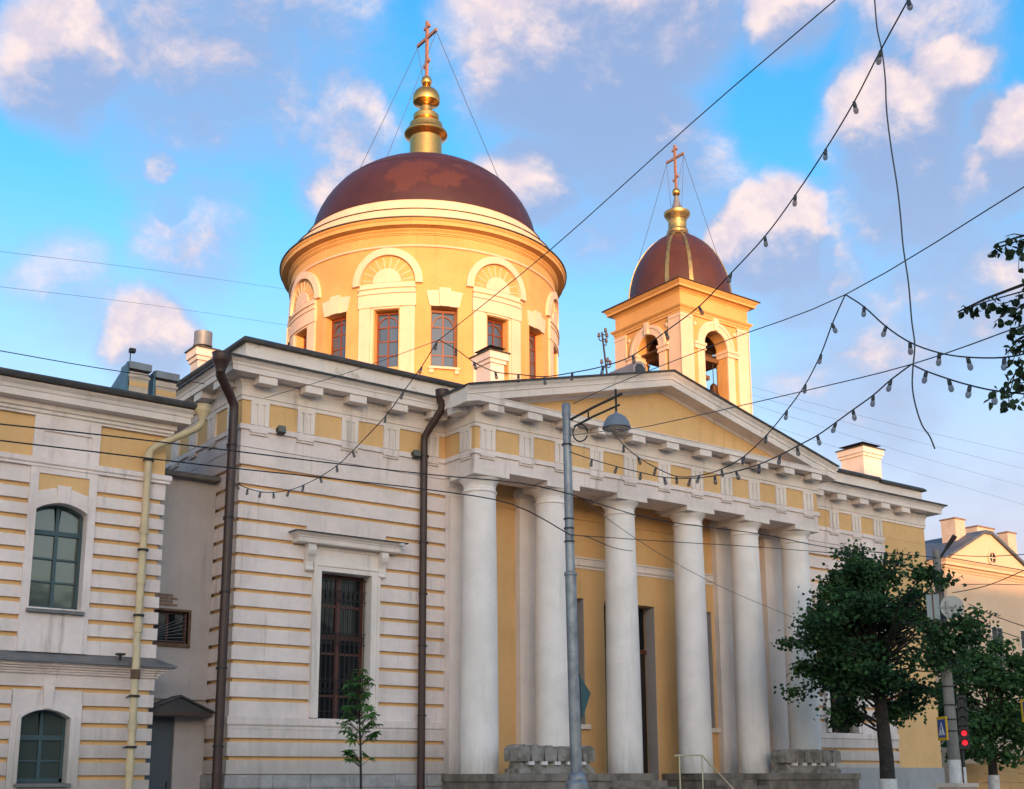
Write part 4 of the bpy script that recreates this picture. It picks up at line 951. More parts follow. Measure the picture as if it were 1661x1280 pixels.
# bays (flat piers that frame the windows)
def seg_arch(c, hw, zs, zt_, n=14):
    """points of a flat arch from right to left"""
    h = zt_ - zs; rr = (hw * hw + h * h) / (2 * h); cz = zt_ - rr; a = math.asin(hw / rr)
    return [(c + rr * math.sin(a - 2 * a * i / n), cz + rr * math.cos(a - 2 * a * i / n)) for i in range(n + 1)]
for c in BAYS:
    pier = lp('window_pier', MB().grid_wall(c - PW, c + PW, 4.25, 8.10, -0.05, 0.32, [(c - 0.53, c + 0.53, 5.16, 7.38), (c - 0.52, c + 0.52, 7.60, 7.97)])
              .grid_wall(c - PW, c + PW, 8.30, 9.19, -0.05, 0.2, [(c - 0.50, c + 0.52, 8.53, 8.89)]), 'stucco_white')
    obj('recess_panel', MB().box(c - 0.52, c + 0.52, -0.015, 0.1, 7.60, 7.97), 'stucco_yellow', pier)
    obj('recess_panel', MB().box(c - 0.50, c + 0.52, -0.01, 0.1, 8.53, 8.89), 'stucco_white', pier)
    # arched head of the window
    a = seg_arch(c, 0.53, 7.20, 7.375)
    obj('arch_head', MB().prism([(c - 0.53, 7.38), (c + 0.53, 7.38)] + a, 'y', -0.046, 0.32), 'stucco_white', pier)
    b = seg_arch(c, 0.52, 7.56, 7.62)
    obj('arch_band', MB().prism([(c - 0.52, 7.385), (c + 0.52, 7.385), (c + 0.52, 7.58), (c + 0.20, 7.68), (c - 0.20, 7.68), (c - 0.52, 7.58)], 'y', -0.052, 0.1), 'stucco_white', pier)
    obj('keystone', MB().prism([(c - 0.10, 7.37), (c + 0.10, 7.37), (c + 0.145, 7.74), (c - 0.145, 7.74)], 'y', -0.09, 0.1), 'stucco_white', pier)
    def sash(x0, x1, z0, zsp, zt_, rows, heavy):
        xm = (x0 + x1) / 2; hw = (x1 - x0) / 2; d = 0.24
        fr = MB().box(x0, x0 + 0.06, d, d + 0.08, z0, zsp).box(x1 - 0.06, x1, d, d + 0.08, z0, zsp).box(x0, x1, d, d + 0.08, z0, z0 + 0.07).box(xm - 0.035, xm + 0.035, d - 0.005, d + 0.08, z0, zt_ - 0.02)
        o = seg_arch(xm, hw, zsp, zt_); ii = [(p[0], p[1] - 0.06) for p in reversed(o)]
        fr.prism(o + ii, 'y', d + 0.001, d + 0.08)
        for z in rows: fr.box(x0 + 0.05, x1 - 0.05, d + 0.002, d + 0.07, z - 0.02, z + 0.02)
        fr.box(x0 + 0.03, x1 - 0.03, d - 0.012, d + 0.08, heavy - 0.05, heavy + 0.05)
        w = lp('window', fr, 'frame_teal')
        zz = sorted([z0 + 0.03] + list(rows) + [heavy])
        for i in range(len(zz)):
            zb = zz[i + 1] if i + 1 < len(zz) else None
            for xa, xb in ((x0 + 0.05, xm - 0.03), (xm + 0.03, x1 - 0.05)):
                if zb: pm = pane(xa, xb, d + 0.045, zz[i], zb)
                else:
                    top_ = [p for p in o if xa <= p[0] <= xb]
                    pm = MB().prism([(xa, zz[i]), (xb, zz[i])] + top_, 'y', d + 0.04, d + 0.05)
                obj('pane', pm, 'glass_green', w)
        return w
    w = sash(c - 0.53, c + 0.53, 5.16, 7.19, 7.37, (5.73, 6.22), 6.77)
    obj('sill', MB().prism([(0.25, 5.155), (-0.14, 5.12), (-0.15, 5.05), (0.0, 5.05), (0.25, 5.05)], 'x', c - 0.58, c + 0.58), 'sill_grey', w)
    w = sash(c - 0.50, c + 0.47, 1.66, 2.93, 3.10, (2.08,), 2.54)
    obj('sill', MB().prism([(0.25, 1.655), (-0.14, 1.63), (-0.15, 1.56), (0.25, 1.56)], 'x', c - 0.54, c + 0.54), 'sill_grey', w)
    xl, xr = c - PW, c + PW
    tp = [(xl, 3.37), (xl + 0.16, 3.36), (xl + 0.35, 3.39), (xl + 0.50, 3.46), (xl + 0.56, 3.50), (xr - 0.56, 3.50), (xr - 0.50, 3.46), (xr - 0.35, 3.39), (xr - 0.16, 3.36), (xr, 3.37)]
    sr = MB().box(xl, c - 0.50, -0.05, 0.32, 1.40, 2.93).box(c + 0.47, xr, -0.05, 0.32, 1.40, 2.93).box(c - 0.5, c + 0.47, -0.05, 0.1, 1.40, 1.55).box(xl - 0.01, xr + 0.01, 0.0, 0.2, 3.18, 3.492)
    ar = seg_arch(c - 0.015, 0.485, 2.93, 3.095)
    sr.prism([(xl, 2.931)] + tp + [(xr, 2.931)] + ar, 'y', -0.05, 0.32)
    o = obj('window_surround', sr, 'stucco_white', w)
    o2 = seg_arch(c - 0.015, 0.56, 2.93, 3.18); i2 = list(reversed(ar))
    obj('surround_roll', MB().prism(o2 + i2, 'y', -0.075, -0.049).box(c - 0.575, c - 0.50, -0.075, -0.049, 1.6, 2.93).box(c + 0.47, c + 0.545, -0.075, -0.049, 1.6, 2.93), 'stucco_white', w)
    obj('keystone', MB().prism([(c - 0.09, 3.11), (c + 0.07, 3.11), (c + 0.10, 3.57), (c - 0.12, 3.57)], 'y', -0.11, 0.1), 'stucco_white', w)
LPATH = [(XW, 0.0), (XE, 0.0), (XE, 12.0)]
lp('string_course', MB().molding([(-0.1, 8.10), (0.07, 8.10), (0.07, 8.15), (0.10, 8.18), (0.10, 8.28), (0.05, 8.30), (-0.1, 8.30)], LPATH), 'stucco_white')
lp('frieze', MB().molding([(-0.1, 8.30), (-0.03, 8.30), (-0.03, 9.19), (-0.1, 9.19)], LPATH), 'stucco_yellow')
lp('cornice', MB().molding([(-0.2, 9.19), (0.05, 9.19), (0.05, 9.23), (0.09, 9.25), (0.09, 9.31), (0.14, 9.33), (0.14, 9.44), (0.36, 9.46), (0.36, 9.60), (0.38, 9.61), (0.40, 9.68), (0.46, 9.74), (0.46, 9.78), (-0.2, 9.80)], LPATH), 'trim_white')
lp('gutter', MB().molding([(0.40, 9.80), (0.52, 9.79), (0.58, 9.80), (0.60, 9.86), (0.585, 9.91), (0.575, 9.91), (0.57, 9.85), (0.50, 9.83), (0.40, 9.84)], LPATH), 'roof_dark')
lp('fascia_board', MB().molding([(0.3, 9.782), (0.44, 9.782), (0.46, 9.86), (0.3, 9.86)], LPATH), 'roof_dark')
lp('roof', MB().add([(XW, -0.52, 9.90), (XE + 0.52, -0.52, 9.90), (XE + 0.52, 12.0, 9.90), (XW, 12, 9.9), (XW, 5.5, 11.4), (XE - 5.2, 5.5, 11.4)], [(0, 1, 5, 4), (1, 2, 5), (2, 3, 4, 5)]), 'roof_dark')
lp('roof_edge', MB().molding([(0.35, 9.87), (0.55, 9.855), (0.56, 9.915), (0.35, 9.96)], LPATH), 'roof_dark')
lp('ledge', MB().molding([(-0.1, 3.82), (0.05, 3.82), (0.05, 3.86), (0.09, 3.87), (0.09, 3.91), (0.15, 3.92), (0.15, 3.955), (0.21, 3.965), (0.21, 4.00), (0.27, 4.01), (0.29, 4.05), (-0.1, 4.06)], [(XW, 0), (XE, 0), (XE, 1.29)]), 'stucco_white')
lp('ledge_flashing', MB().molding([(-0.02, 4.25), (0.34, 4.075), (0.36, 4.035), (0.345, 4.03), (0.32, 4.06), (-0.02, 4.10)], [(XW, 0), (XE, 0), (XE, 1.29)]), 'sill_grey')
pp = obj('rain_pipe', MB().tube([(-1.16, -0.52, 9.62), (-1.17, -0.50, 9.48), (-1.24, -0.44, 9.38), (-1.6, -0.33, 9.16), (-2.08, -0.20, 8.87), (-2.18, -0.17, 8.77), (-2.20, -0.16, 8.6), (-2.21, -0.16, 4.72), (-2.23, -0.18, 4.60), (-2.30, -0.42, 4.36), (-2.31, -0.46, 4.26), (-2.31, -0.46, 0.4)], 0.08, 14), 'pipe_cream', LB, True)
obj('hopper', MB().lathe([(0.088, -0.12), (0.095, -0.05), (0.175, 0.08), (0.18, 0.09), (0.18, 0.19), (0.195, 0.19), (0.195, 0.215), (0.05, 0.215)], (-1.16, -0.52, 9.68), 18), 'pipe_cream', pp, True)
for (x, y, z) in ((-2.20, -0.16, 8.55), (-2.2, -0.16, 6.55), (-2.21, -0.16, 5.13), (-2.31, -0.46, 3.40), (-2.31, -0.46, 2.36)):
    obj('clamp', MB().lathe([(0.087, -0.025), (0.115, -0.025), (0.115, 0.02), (0.087, 0.02)], (x, y, z), 14).box(x - 0.015, x + 0.015, y, 0.0, z - 0.012, z + 0.012), 'iron', pp)
for z, m_ in ((8.62, 'pipe_cream'), (7.0, 'pipe_cream'), (5.9, 'pipe_cream'), (4.86, 'pipe_cream'), (3.85, 'pipe_rust'), (2.8, 'pipe_cream'), (1.95, 'pipe_cream')):
    x, y = (-2.205, -0.16) if z > 4.5 else (-2.31, -0.46)
    obj('pipe_sleeve', MB().lathe([(0.087, -0.10), (0.097, -0.10), (0.097, 0.10), (0.087, 0.10)], (x, y, z), 14), m_, pp, True)
# brick chimneys with blue metal backs on its roof
for x0, x1, zt_, zb in ((-2.52, -2.02, 10.98, 10.0), (-1.90, -1.36, 10.88, 10.0)):
    c = lp('chimney', MB().box(x0 + 0.03, x1 - 0.03, 0.58, 1.1, zb, zt_ - 0.22).box(x0 + 0.01, x1 - 0.0, 0.56, 1.1, zt_ - 0.36, zt_ - 0.30), 'chimney_plaster')
    obj('chimney_cap', MB().box(x0, x1 + 0.02, 0.53, 1.12, zt_ - 0.16, zt_), 'zinc', c)
    obj('brick_course', MB().box(x0 + 0.03, x1 - 0.03, 0.575, 0.7, zt_ - 0.56, zt_ - 0.44), 'stucco_yellow', c)
    obj('metal_back', MB().prism([(0.6, zt_ + 0.005), (0.6, zb), (2.6, zb), (2.6, zb + 0.35)], 'x', x0 - 0.03, x0 + 0.02), 'roof_blue', c)
# small lamp and antenna on its ledge and roof
o = obj('floodlight', MB().box(-2.66, -2.50, -0.34, -0.16, 4.25, 4.29).box(-2.60, -2.56, -0.28, -0.22, 4.15, 4.25), 'iron'); tag(o, 'small black floodlight on the ledge of the banded house beside the cream pipe', 'floodlight')
o = obj('roof_camera', MB().tube([(-2.49, 0.62, 10.98), (-2.49, 0.62, 11.22)], 0.012, 6).box(-2.53, -2.40, 0.52, 0.64, 11.20, 11.29), 'iron'); tag(o, 'small black camera on a rod above the brick chimney with blue metal back', 'camera')

# ------------------------------------------------------------------ link wall between the two
LK = thing('link_building', (-0.9, 1.3, 0), 'narrow grey plastered link with barred window between banded house and church', 'building')
kp = lambda n, mb, m, s=False: obj(n, mb, m, LK, s)
kp('wall', MB().grid_wall(-1.75, 0.0, 0.0, 8.70, 1.30, 1.7, [(-1.42, -0.53, 4.74, 5.48), (-1.62, -0.72, 0.1, 3.10)]), 'link_grey')
kp('wall_ledge', MB().box(-1.72, -0.02, 1.22, 1.31, 3.48, 3.53), 'link_grey')
kp('roof', MB().prism([(1.02, 8.62), (1.0, 8.70), (1.3, 8.80), (9.0, 9.2), (9.0, 8.62)], 'x', -1.72, -0.01), 'sill_grey')
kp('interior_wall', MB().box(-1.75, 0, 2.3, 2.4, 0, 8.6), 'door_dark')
w = kp('window', MB().box(-1.42, -1.37, 1.42, 1.5, 4.74, 5.48).box(-0.58, -0.53, 1.42, 1.5, 4.74, 5.48).box(-1.37, -0.58, 1.42, 1.5, 5.43, 5.48).box(-1.37, -0.58, 1.42, 1.5, 4.74, 4.79).box(-1.0, -0.95, 1.43, 1.5, 4.79, 5.43), 'frame_red')
for a_, b_ in ((-1.37, -1.0), (-0.95, -0.58)): obj('pane', MB().box(a_, b_, 1.46, 1.465, 4.79, 5.43), 'glass_dark', w)
obj('curtain', MB().box(-1.05, -0.85, 1.6, 1.61, 4.75, 5.45), 'link_grey', w)
g = MB()
for i in range(7): g.tube([(-1.40 + 0.0 * i, 1.36, 4.80 + 0.03 * i), (-0.55, 1.36, 4.80 + 0.10 * i)], 0.008, 5)
obj('grille', g, 'zinc', w)
obj('window_frame', MB().box(-1.5, -0.47, 1.27, 1.40, 5.48, 5.53).box(-0.53, -0.47, 1.27, 1.40, 4.74, 5.48).box(-1.5, -0.47, 1.25, 1.40, 4.66, 4.74), 'pipe_rust', w)
d = kp('door', MB().box(-1.62, -0.72, 1.40, 1.46, 0.1, 3.10), 'door_grey'); obj('handle', MB().box(-0.82, -0.80, 1.36, 1.40, 1.5, 1.65), 'iron', d)
cn = kp('canopy', MB().prism([(-1.66, 3.20), (-0.83, 3.55), (0.0 - 0.02, 3.20), (-0.02, 3.16), (-0.83, 3.50), (-1.66, 3.16)], 'y', 0.72, 1.30), 'roof_dark')
obj('canopy_front', MB().prism([(-1.55, 3.17), (-0.83, 3.49), (-0.12, 3.17)], 'y', 0.78, 0.81), 'roof_dark', cn)
obj('canopy_board', MB().box(-1.60, -0.08, 0.76, 0.80, 3.10, 3.168), 'roof_brown', cn)
BRK = mesh('brick', MB().box(-0.105, 0.105, -0.012, 0.02, -0.03, 0.03))
for r in range(5):
    for q in range(4):
        x = -1.36 + q * 0.22 + (0.11 if r % 2 else 0)
        if x > -1.06 + 0.28 * math.cos((r - 1) * 0.5) - 0.1: continue
        kp('brick', BRK, 'brick').location = Vector((x, 1.298, 5.62 + r * 0.072)) - WL[LK.name]

# ------------------------------------------------------------------ gabled building across the side street
GB = thing('gabled_building', (49.8, 19, 0), 'cream gabled house with round attic window beyond the trees at the right edge', 'building')
gp = lambda n, mb, m, s=False: obj(n, mb, m, GB, s)
gp('wall', MB().box(45.35, 54.1, 12.0, 30, 0, 12.5), 'gable_cream')
GC = 49.72
gp('gable_wall', MB().prism([(45.6, 12.9), (53.9, 12.9), (53.3, 13.28), (GC + 0.35, 14.86), (GC - 0.35, 14.86), (46.2, 13.28)], 'y', 12.05, 29.5), 'gable_cream')
gp('cornice', MB().molding([(-0.3, 12.40), (0.05, 12.40), (0.08, 12.50), (0.15, 12.55), (0.15, 12.65), (0.33, 12.68), (0.33, 12.82), (0.40, 12.90), (0.45, 12.98), (-0.3, 13.02)], [(45.35, 29), (45.35, 12.0), (54.1, 12.0), (54.1, 29)]), 'gable_cream')
gp('cornice_flashing', MB().molding([(-0.3, 13.10), (0.47, 12.985), (0.49, 13.02), (-0.3, 13.16)], [(45.35, 29), (45.35, 12.0), (54.1, 12.0), (54.1, 29)]), 'roof_slate')
gp('roof', MB().prism([(44.95, 12.95), (46.1, 13.45), (GC - 0.35, 15.05), (GC + 0.35, 15.05), (53.4, 13.45), (54.5, 12.95), (53.4, 13.30), (GC + 0.35, 14.87), (GC - 0.35, 14.87), (46.1, 13.30)], 'y', 11.9, 30), 'roof_slate')
rw = gp('round_window', MB().ring(49.95, 13.55, 0.30, 0.42, 11.96, 12.1, 0, 360, 28), 'gable_cream')
obj('pane', MB().ring(49.95, 13.55, 0.001, 0.30, 12.0, 12.04, 0, 360, 24), 'glass_dark', rw); obj('muntin', MB().box(49.92, 49.98, 11.985, 12.0, 13.25, 13.85).box(49.65, 50.25, 11.986, 12.0, 13.52, 13.58), 'gable_cream', rw)
for (x0, x1, y0, y1, z0, z1) in ((48.2, 49.15, 13.0, 13.9, 13.3, 15.75), (50.65, 52.3, 13.2, 14.2, 13.9, 15.62), (53.35, 54.2, 13.0, 13.6, 13.0, 15.55)):
    c = gp('chimney', MB().box(x0, x1, y0, y1, z0, z1), 'chimney_plaster'); obj('chimney_cap', MB().box(x0 - 0.06, x1 + 0.06, y0 - 0.06, y1 + 0.06, z1, z1 + 0.07), 'brick', c)
for xw in (46.9, 49.7, 52.5):
    for zw in (8.6, 4.6):
        w = gp('window', MB().box(xw - 0.55, xw + 0.55, 11.95, 12.02, zw - 1.1, zw + 1.1), 'trim_white')
        for a_ in (-0.48, 0.03):
            for b_ in (-1.02, 0.05): obj('pane', MB().box(xw + a_, xw + a_ + 0.45, 11.93, 11.948, zw + b_, zw + b_ + 0.97), 'glass_dark', w)
BWALL = thing('boundary_wall', (48.5, 9.5, 0), 'low yellow banded boundary wall with pillars under the far right trees', 'wall')
for i in range(5):
    x0 = 41.6 + i * 3.0; y = 9.6
    for z0, z1 in ((0.0, 0.9), (0.93, 1.35), (1.38, 1.78), (1.81, 2.28)):
        obj('wall_panel', MB().box(x0 + 0.32, x0 + 2.68, y, y + 0.3, z0, z1), 'stucco_yellow' if z0 > 0.5 else 'plinth_grey', BWALL)
    obj('pillar', MB().box(x0 - 0.3, x0 + 0.3, y - 0.1, y + 0.4, 0, 2.5).box(x0 - 0.36, x0 + 0.36, y - 0.16, y + 0.46, 2.5, 2.62), 'stucco_yellow', BWALL)

# ------------------------------------------------------------------ houses across the square behind the viewer; their shade lies on the street
def far_house(x0, x1, h, m, label, floors):
    H = thing('street_house', ((x0 + x1) / 2, -125, 0), label, 'house', 'houses across the square')
    y0, y1 = -132.0, -118.0
    obj('wall', MB().box(x0, x1, y0, y1, 0, h - 2.6), m, H)
    obj('cornice', MB().box(x0 - 0.05, x1 + 0.05, y0 - 0.4, y1 + 0.4, h - 2.6, h - 2.2), 'trim_white', H)
    obj('roof', MB().prism([(y0 - 0.5, h - 2.19), (y1 + 0.5, h - 2.19), ((y0 + y1) / 2, h)], 'x', x0 - 0.04, x1 + 0.04), 'roof_brown', H)
    n = int((x1 - x0) // 3.2); WIN = mesh('window', MB().box(-0.65, 0.65, -0.02, 0.08, -1.1, 1.1)); PA = mesh('pane', MB().box(-0.52, 0.52, 0.082, 0.09, -0.97, 0.97))
    for i in range(n):
        for f in range(floors):
            x = x0 + (i + 0.5) * (x1 - x0) / n; z = 2.4 + f * (h - 3.4) / floors
            w = obj('window', WIN, 'trim_white', H, loc=(x, y1, z)); obj('pane', PA, 'glass_dark', w, local=True)
SH_ = [(-210, -150, 22.7, 'house_a'), (-150, -105, 22.5, 'house_b'), (-105, -62, 22.8, 'house_c'), (-62, -25, 22.6, 'house_b'), (-25, 15, 22.6, 'house_a'), (15, 70, 21.6, 'house_c')]
for i, (a_, b_, h, m) in enumerate(SH_):
    far_house(a_ + 0.02, b_ - 0.02, h, m, ['ochre terraced house furthest left across the square', 'pale terraced house second from left behind the viewer', 'terracotta terraced house third from left behind the viewer',
        'pale terraced house straight behind the viewer', 'ochre terraced house to the right behind the viewer', 'terracotta lower house furthest right behind the viewer'][i], 5)

# ------------------------------------------------------------------ street lamp
LM = thing('street_lamp', (2.96, -8.43, 0), 'grey steel street lamp with round globe head in front of the portico', 'street lamp')
ap = lambda n, mb, m, s=False, par=None: obj(n, mb, m, par or LM, s)
ap('pole', MB().tube([(3.0, -8.46, 0.13), (2.985, -8.455, 1.6)], 0.125, 16).tube([(2.985, -8.455, 1.55), (2.945, -8.42, 5.38)], 0.105, 16), 'lamp_metal', True)
ap('pole_base', MB().lathe([(0.21, 0.0), (0.21, 1.50), (0.17, 1.55), (0.175, 1.60), (0.15, 1.66), (0.13, 1.70)], (2.99, -8.46, 0.1), 20), 'lamp_metal', True)
ap('upper_pole', MB().tube([(2.945, -8.42, 5.30), (2.915, -8.395, 8.62)], [0.087, 0.075], 16), 'lamp_metal', True)
ap('collar', MB().lathe([(0.10, -0.03), (0.122, -0.02), (0.122, 0.03), (0.09, 0.05)], (2.945, -8.42, 5.38), 16), 'lamp_metal', True)
ap('pole_cap', MB().lathe([(0.078, -0.22), (0.085, -0.22), (0.085, -0.01), (0.06, 0.03), (0.001, 0.035)], (2.915, -8.395, 8.66), 16), 'zinc', True)
ax = Vector((0.74, -0.62, 0.0)).normalized(); b0 = Vector((2.93, -8.41, 8.40))
def on(t, z): q = b0 + ax * t; return (q.x, q.y, z)
arm = ap('arm', MB().tube([on(0.05, 8.36), on(0.5, 8.60), on(1.05, 8.86)], 0.026, 8).tube([on(0.12, 8.22), on(0.5, 8.42), on(1.0, 8.64)], 0.022, 8).tube([on(0.40, 8.35), on(0.40, 8.56)], 0.016, 6).tube([on(0.93, 8.42), on(0.93, 8.95)], 0.022, 8), 'iron')
obj('scroll', MB().tube([(Vector(on(0.24, 8.10)) + ax * 0.14 * math.cos(a * 0.35) + Vector((0, 0, 0.17 * math.sin(a * 0.35)))) for a in range(18)], 0.014, 6), 'iron', arm)
hd = Vector(on(0.93, 8.20))
head = ap('lamp_head', MB().lathe([(0.255, -0.03), (0.27, -0.03), (0.27, 0.01), (0.255, 0.03), (0.235, 0.10), (0.185, 0.18), (0.11, 0.235), (0.04, 0.255), (0.03, 0.30)], tuple(hd), 28), 'lamp_grey', True)
obj('globe', MB().lathe([(0.245, -0.03), (0.235, -0.09), (0.20, -0.155), (0.14, -0.205), (0.07, -0.232), (0.001, -0.24)], tuple(hd), 28), 'globe_plastic', head, True)
obj('reflector', MB().lathe([(0.24, -0.02), (0.16, 0.08), (0.001, 0.10)], tuple(hd), 24), 'dark_lens', head, True)
obj('lamp_bulb', MB().sphere(tuple(hd + Vector((0, 0, -0.03))), 0.055, 12, 8), 'porcelain', head, True)
for z in (6.0, 6.25, 6.43, 7.87): ap('cable_band', MB().lathe([(0.086, -0.012), (0.10, -0.012), (0.10, 0.012), (0.086, 0.012)], (2.94 - (z - 5.4) * 0.009, -8.417 + (z - 5.4) * 0.008, z), 14), 'iron')

# ------------------------------------------------------------------ utility pole and traffic signals
UP = thing('utility_pole', (15.371, -7.825, 0.066), 'concrete utility pole with whitewashed foot beside the leafy linden', 'utility pole')
up_ = lambda n, mb, m, s=False: obj(n, mb, m, UP, s)
up_('pole', MB().tube([(15.371, -7.825, 2.084), (15.343, -7.796, 7.274)], [0.145, 0.095], 14), 'concrete', True)
up_('whitewashed_foot', MB().tube([(15.371, -7.825, 0.066), (15.371, -7.825, 2.084)], 0.152, 14), 'whitewash', True)
up_('lamp_arm', MB().tube([(15.227, -7.633, 6.649), (15.381, -7.844, 7.024), (15.525, -8.065, 7.398)], 0.032, 8).tube([(15.487, -7.998, 7.293), (15.612, -8.19, 7.6)], [0.045, 0.065], 8), 'iron')
for z in (2.77, 3.05, 3.4, 3.85, 4.4, 4.9): up_('band', MB().lathe([(0.11, -0.016), (0.152, -0.016), (0.152, 0.016), (0.11, 0.016)], (15.365, -7.818, z), 14), 'iron')
def sign_frame(name, c, n_ang, label, cat, build, group=None):
    """a flat sign standing at c and facing the compass angle n_ang"""
    T = thing(name, c, label, cat, group); T.rotation_euler = (0, 0, n_ang); build(T); return T
def sp_(T, n, mb, m): return obj(n, mb, m, T, local=True)
fa = math.atan2(-22.31, -33.2) + math.pi / 2     # towards the viewer
def disc(T):
    sp_(T, 'sign_plate', MB().ring(0, 0, 0.001, 0.285, -0.012, 0.012, 0, 360, 32), 'sign_back')
    sp_(T, 'bracket', MB().box(-0.33, 0.1, -0.04, -0.015, -0.02, 0.02).box(-0.16, -0.10, -0.05, -0.014, -0.16, 0.16), 'zinc')
sign_frame('round_sign', (15.179, -8.229, 5.755), fa + 0.25, 'grey back of a round road sign on the concrete pole', 'road sign', disc)
def rect(T):
    sp_(T, 'sign_plate', MB().box(-0.15, 0.15, -0.012, 0.012, -0.31, 0.31), 'sign_back')
    sp_(T, 'rail', MB().box(-0.016, 0.016, -0.03, -0.012, -0.40, 0.40), 'pipe_rust')
sign_frame('rectangular_sign', (14.872, -7.911, 5.774), fa - 0.1, 'grey back of a rectangular sign left of the round sign back', 'road sign', rect)
def ped(T, k=0.60):
    S = lambda mb: mb.map(lambda x, y, z: (x * k, y, z * k))
    sp_(T, 'sign_plate', S(MB().box(-0.46, 0.46, -0.006, 0.02, -0.46, 0.46)), 'sign_yellow')
    sp_(T, 'blue_field', S(MB().box(-0.35, 0.35, -0.012, -0.0065, -0.35, 0.35)), 'sign_blue')
    sp_(T, 'white_triangle', S(MB().prism([(-0.28, -0.26), (0.28, -0.26), (0, 0.27)], 'y', -0.016, -0.0125)), 'sign_white')
    m = MB().ring(0.0, 0.10, 0.001, 0.035, -0.02, -0.0165, 0, 360, 12)
    m.prism([(-0.03, 0.06), (0.03, 0.06), (0.02, -0.08), (-0.02, -0.08)], 'y', -0.02, -0.0165)
    m.prism([(-0.02, -0.08), (0.0, -0.08), (-0.08, -0.23), (-0.11, -0.23)], 'y', -0.02, -0.0165).prism([(0.0, -0.08), (0.02, -0.08), (0.10, -0.23), (0.07, -0.23)], 'y', -0.02, -0.0165)
    m.prism([(-0.02, 0.04), (0.02, 0.04), (-0.09, -0.05), (-0.11, -0.03)], 'y', -0.0205, -0.017)
    for i in range(4): m.prism([(-0.2 + i * 0.11, -0.25), (-0.14 + i * 0.11, -0.25), (-0.14 + i * 0.11, -0.235), (-0.2 + i * 0.11, -0.235)], 'y', -0.02, -0.0165)
    sp_(T, 'walking_figure', S(m), 'black_plastic')
sign_frame('crossing_sign', (14.40, -8.22, 2.80), fa - 1.17, 'blue pedestrian crossing sign on yellow plate behind the concrete pole', 'road sign', ped, 'crossing signs')
T = sign_frame('crossing_sign', (16.80, -9.08, 3.26), fa - 0.8, 'blue pedestrian crossing sign on yellow plate at the right edge', 'road sign', ped, 'crossing signs')
sp_(T, 'post', MB().tube([(0.0, 0.06, -3.2), (0.0, 0.06, 0.3)], 0.03, 10), 'zinc')
TL = thing('traffic_light', (14.66, -8.55, 0), 'black traffic light showing red beside the concrete pole', 'traffic light')
tl = lambda n, mb, m, par=None: obj(n, mb, m, par or TL)
tl('post', MB().tube([(14.72, -8.50, 0.1), (14.72, -8.50, 3.5)], 0.04, 10), 'black_plastic')
tl('post_guard', MB().tube([(14.66, -8.56, 0.1), (14.66, -8.56, 1.9)], 0.035, 10), 'whitewash')
f = Vector((-33.7, -22.3, 0)).normalized(); r = Vector((0.55, -0.83, 0))
def lens(z, m, k=0.065, off=0.0):
    c = Vector((14.70, -8.60, z)) + r * off
    n = 18; vs = [c + f * 0.16]; vs += [c + f * 0.16 + r * k * math.cos(2 * math.pi * i / n) + Vector((0, 0, k * math.sin(2 * math.pi * i / n))) for i in range(n)]
    lo_ = tl('lens', MB().add(vs, [(0, i + 1, (i + 1) % n + 1) for i in range(n)]), m)
    vz = MB(); q = []
    for i in range(13):
        a = R(-10 + 200 * i / 12); p = c + r * (k + 0.02) * math.cos(a) + Vector((0, 0, (k + 0.02) * math.sin(a))); q += [p + f * 0.15, p + f * 0.29]
    obj('visor', MB().add(q, [(2 * i, 2 * i + 1, 2 * i + 3, 2 * i + 2) for i in range(12)]), 'black_plastic', lo_)
def housing(z0, z1):
    c = Vector((14.70, -8.60, 0)); q = []
    for s, d in ((-0.11, 0.15), (0.11, 0.15), (0.11, 0.0), (-0.11, 0.0)): q.append(c + r * s + f * d)
    tl('housing', MB().add([(p.x, p.y, z0) for p in q] + [(p.x, p.y, z1) for p in q], [(0, 1, 2, 3), (7, 6, 5, 4), (0, 4, 5, 1), (1, 5, 6, 2), (2, 6, 7, 3), (3, 7, 4, 0)]), 'black_plastic')
housing(2.86, 3.56); housing(2.32, 2.82)
for z, m in ((3.42, 'dark_lens'), (3.20, 'dark_lens'), (2.99, 'dark_lens'), (2.68, 'red_lamp'), (2.46, 'red_lamp')): lens(z, m)
o = obj('flower_box', MB().prism([(-0.30, 0.0), (0.30, 0.0), (0.36, 0.55), (-0.36, 0.55)], 'y', -0.25, 0.25).box(-0.40, 0.40, -0.30, 0.30, 0.55, 0.64), 'chimney_plaster', None, loc=(13.72, -8.95, 0.90)); tag(o, 'square yellowish planter at the foot of the concrete pole', 'planter')
obj('planter_leg', MB().box(-0.25, 0.25, -0.2, 0.2, -0.77, 0.0), 'concrete', o, local=True)

# ------------------------------------------------------------------ trees
def leaves(pts, size, rng, droop=0.35, jitter=0.5):
    """one bent six-sided leaf at every point"""
    n = len(pts); P = np.asarray(pts)
    a = rng.uniform(0, 2 * np.pi, n); el = rng.normal(-droop, jitter, n)
    d = np.stack([np.cos(a) * np.cos(el), np.sin(a) * np.cos(el), np.sin(el)], 1)
    h = rng.normal(0, 1, (n, 3)); s = np.cross(d, h); s /= np.linalg.norm(s, axis=1, keepdims=True) + 1e-9
    up_v = np.cross(s, d); L = size * rng.uniform(0.65, 1.25, n)[:, None]
    f = 0.16
    loc = [(0, 0, 0), (0.30, 0.42, f), (0.68, 0.34, f * 0.8), (1.0, 0, -0.05), (0.68, -0.34, f * 0.8), (0.30, -0.42, f)]
    V = np.stack([P + L * (u * d + v * s + w * up_v) for u, v, w in loc], 1).reshape(-1, 3)
    b = np.arange(n)[:, None] * 6
    F = np.concatenate([b + np.array([0, 1, 2, 3]), b + np.array([0, 3, 4, 5])], 0)
    return V, F
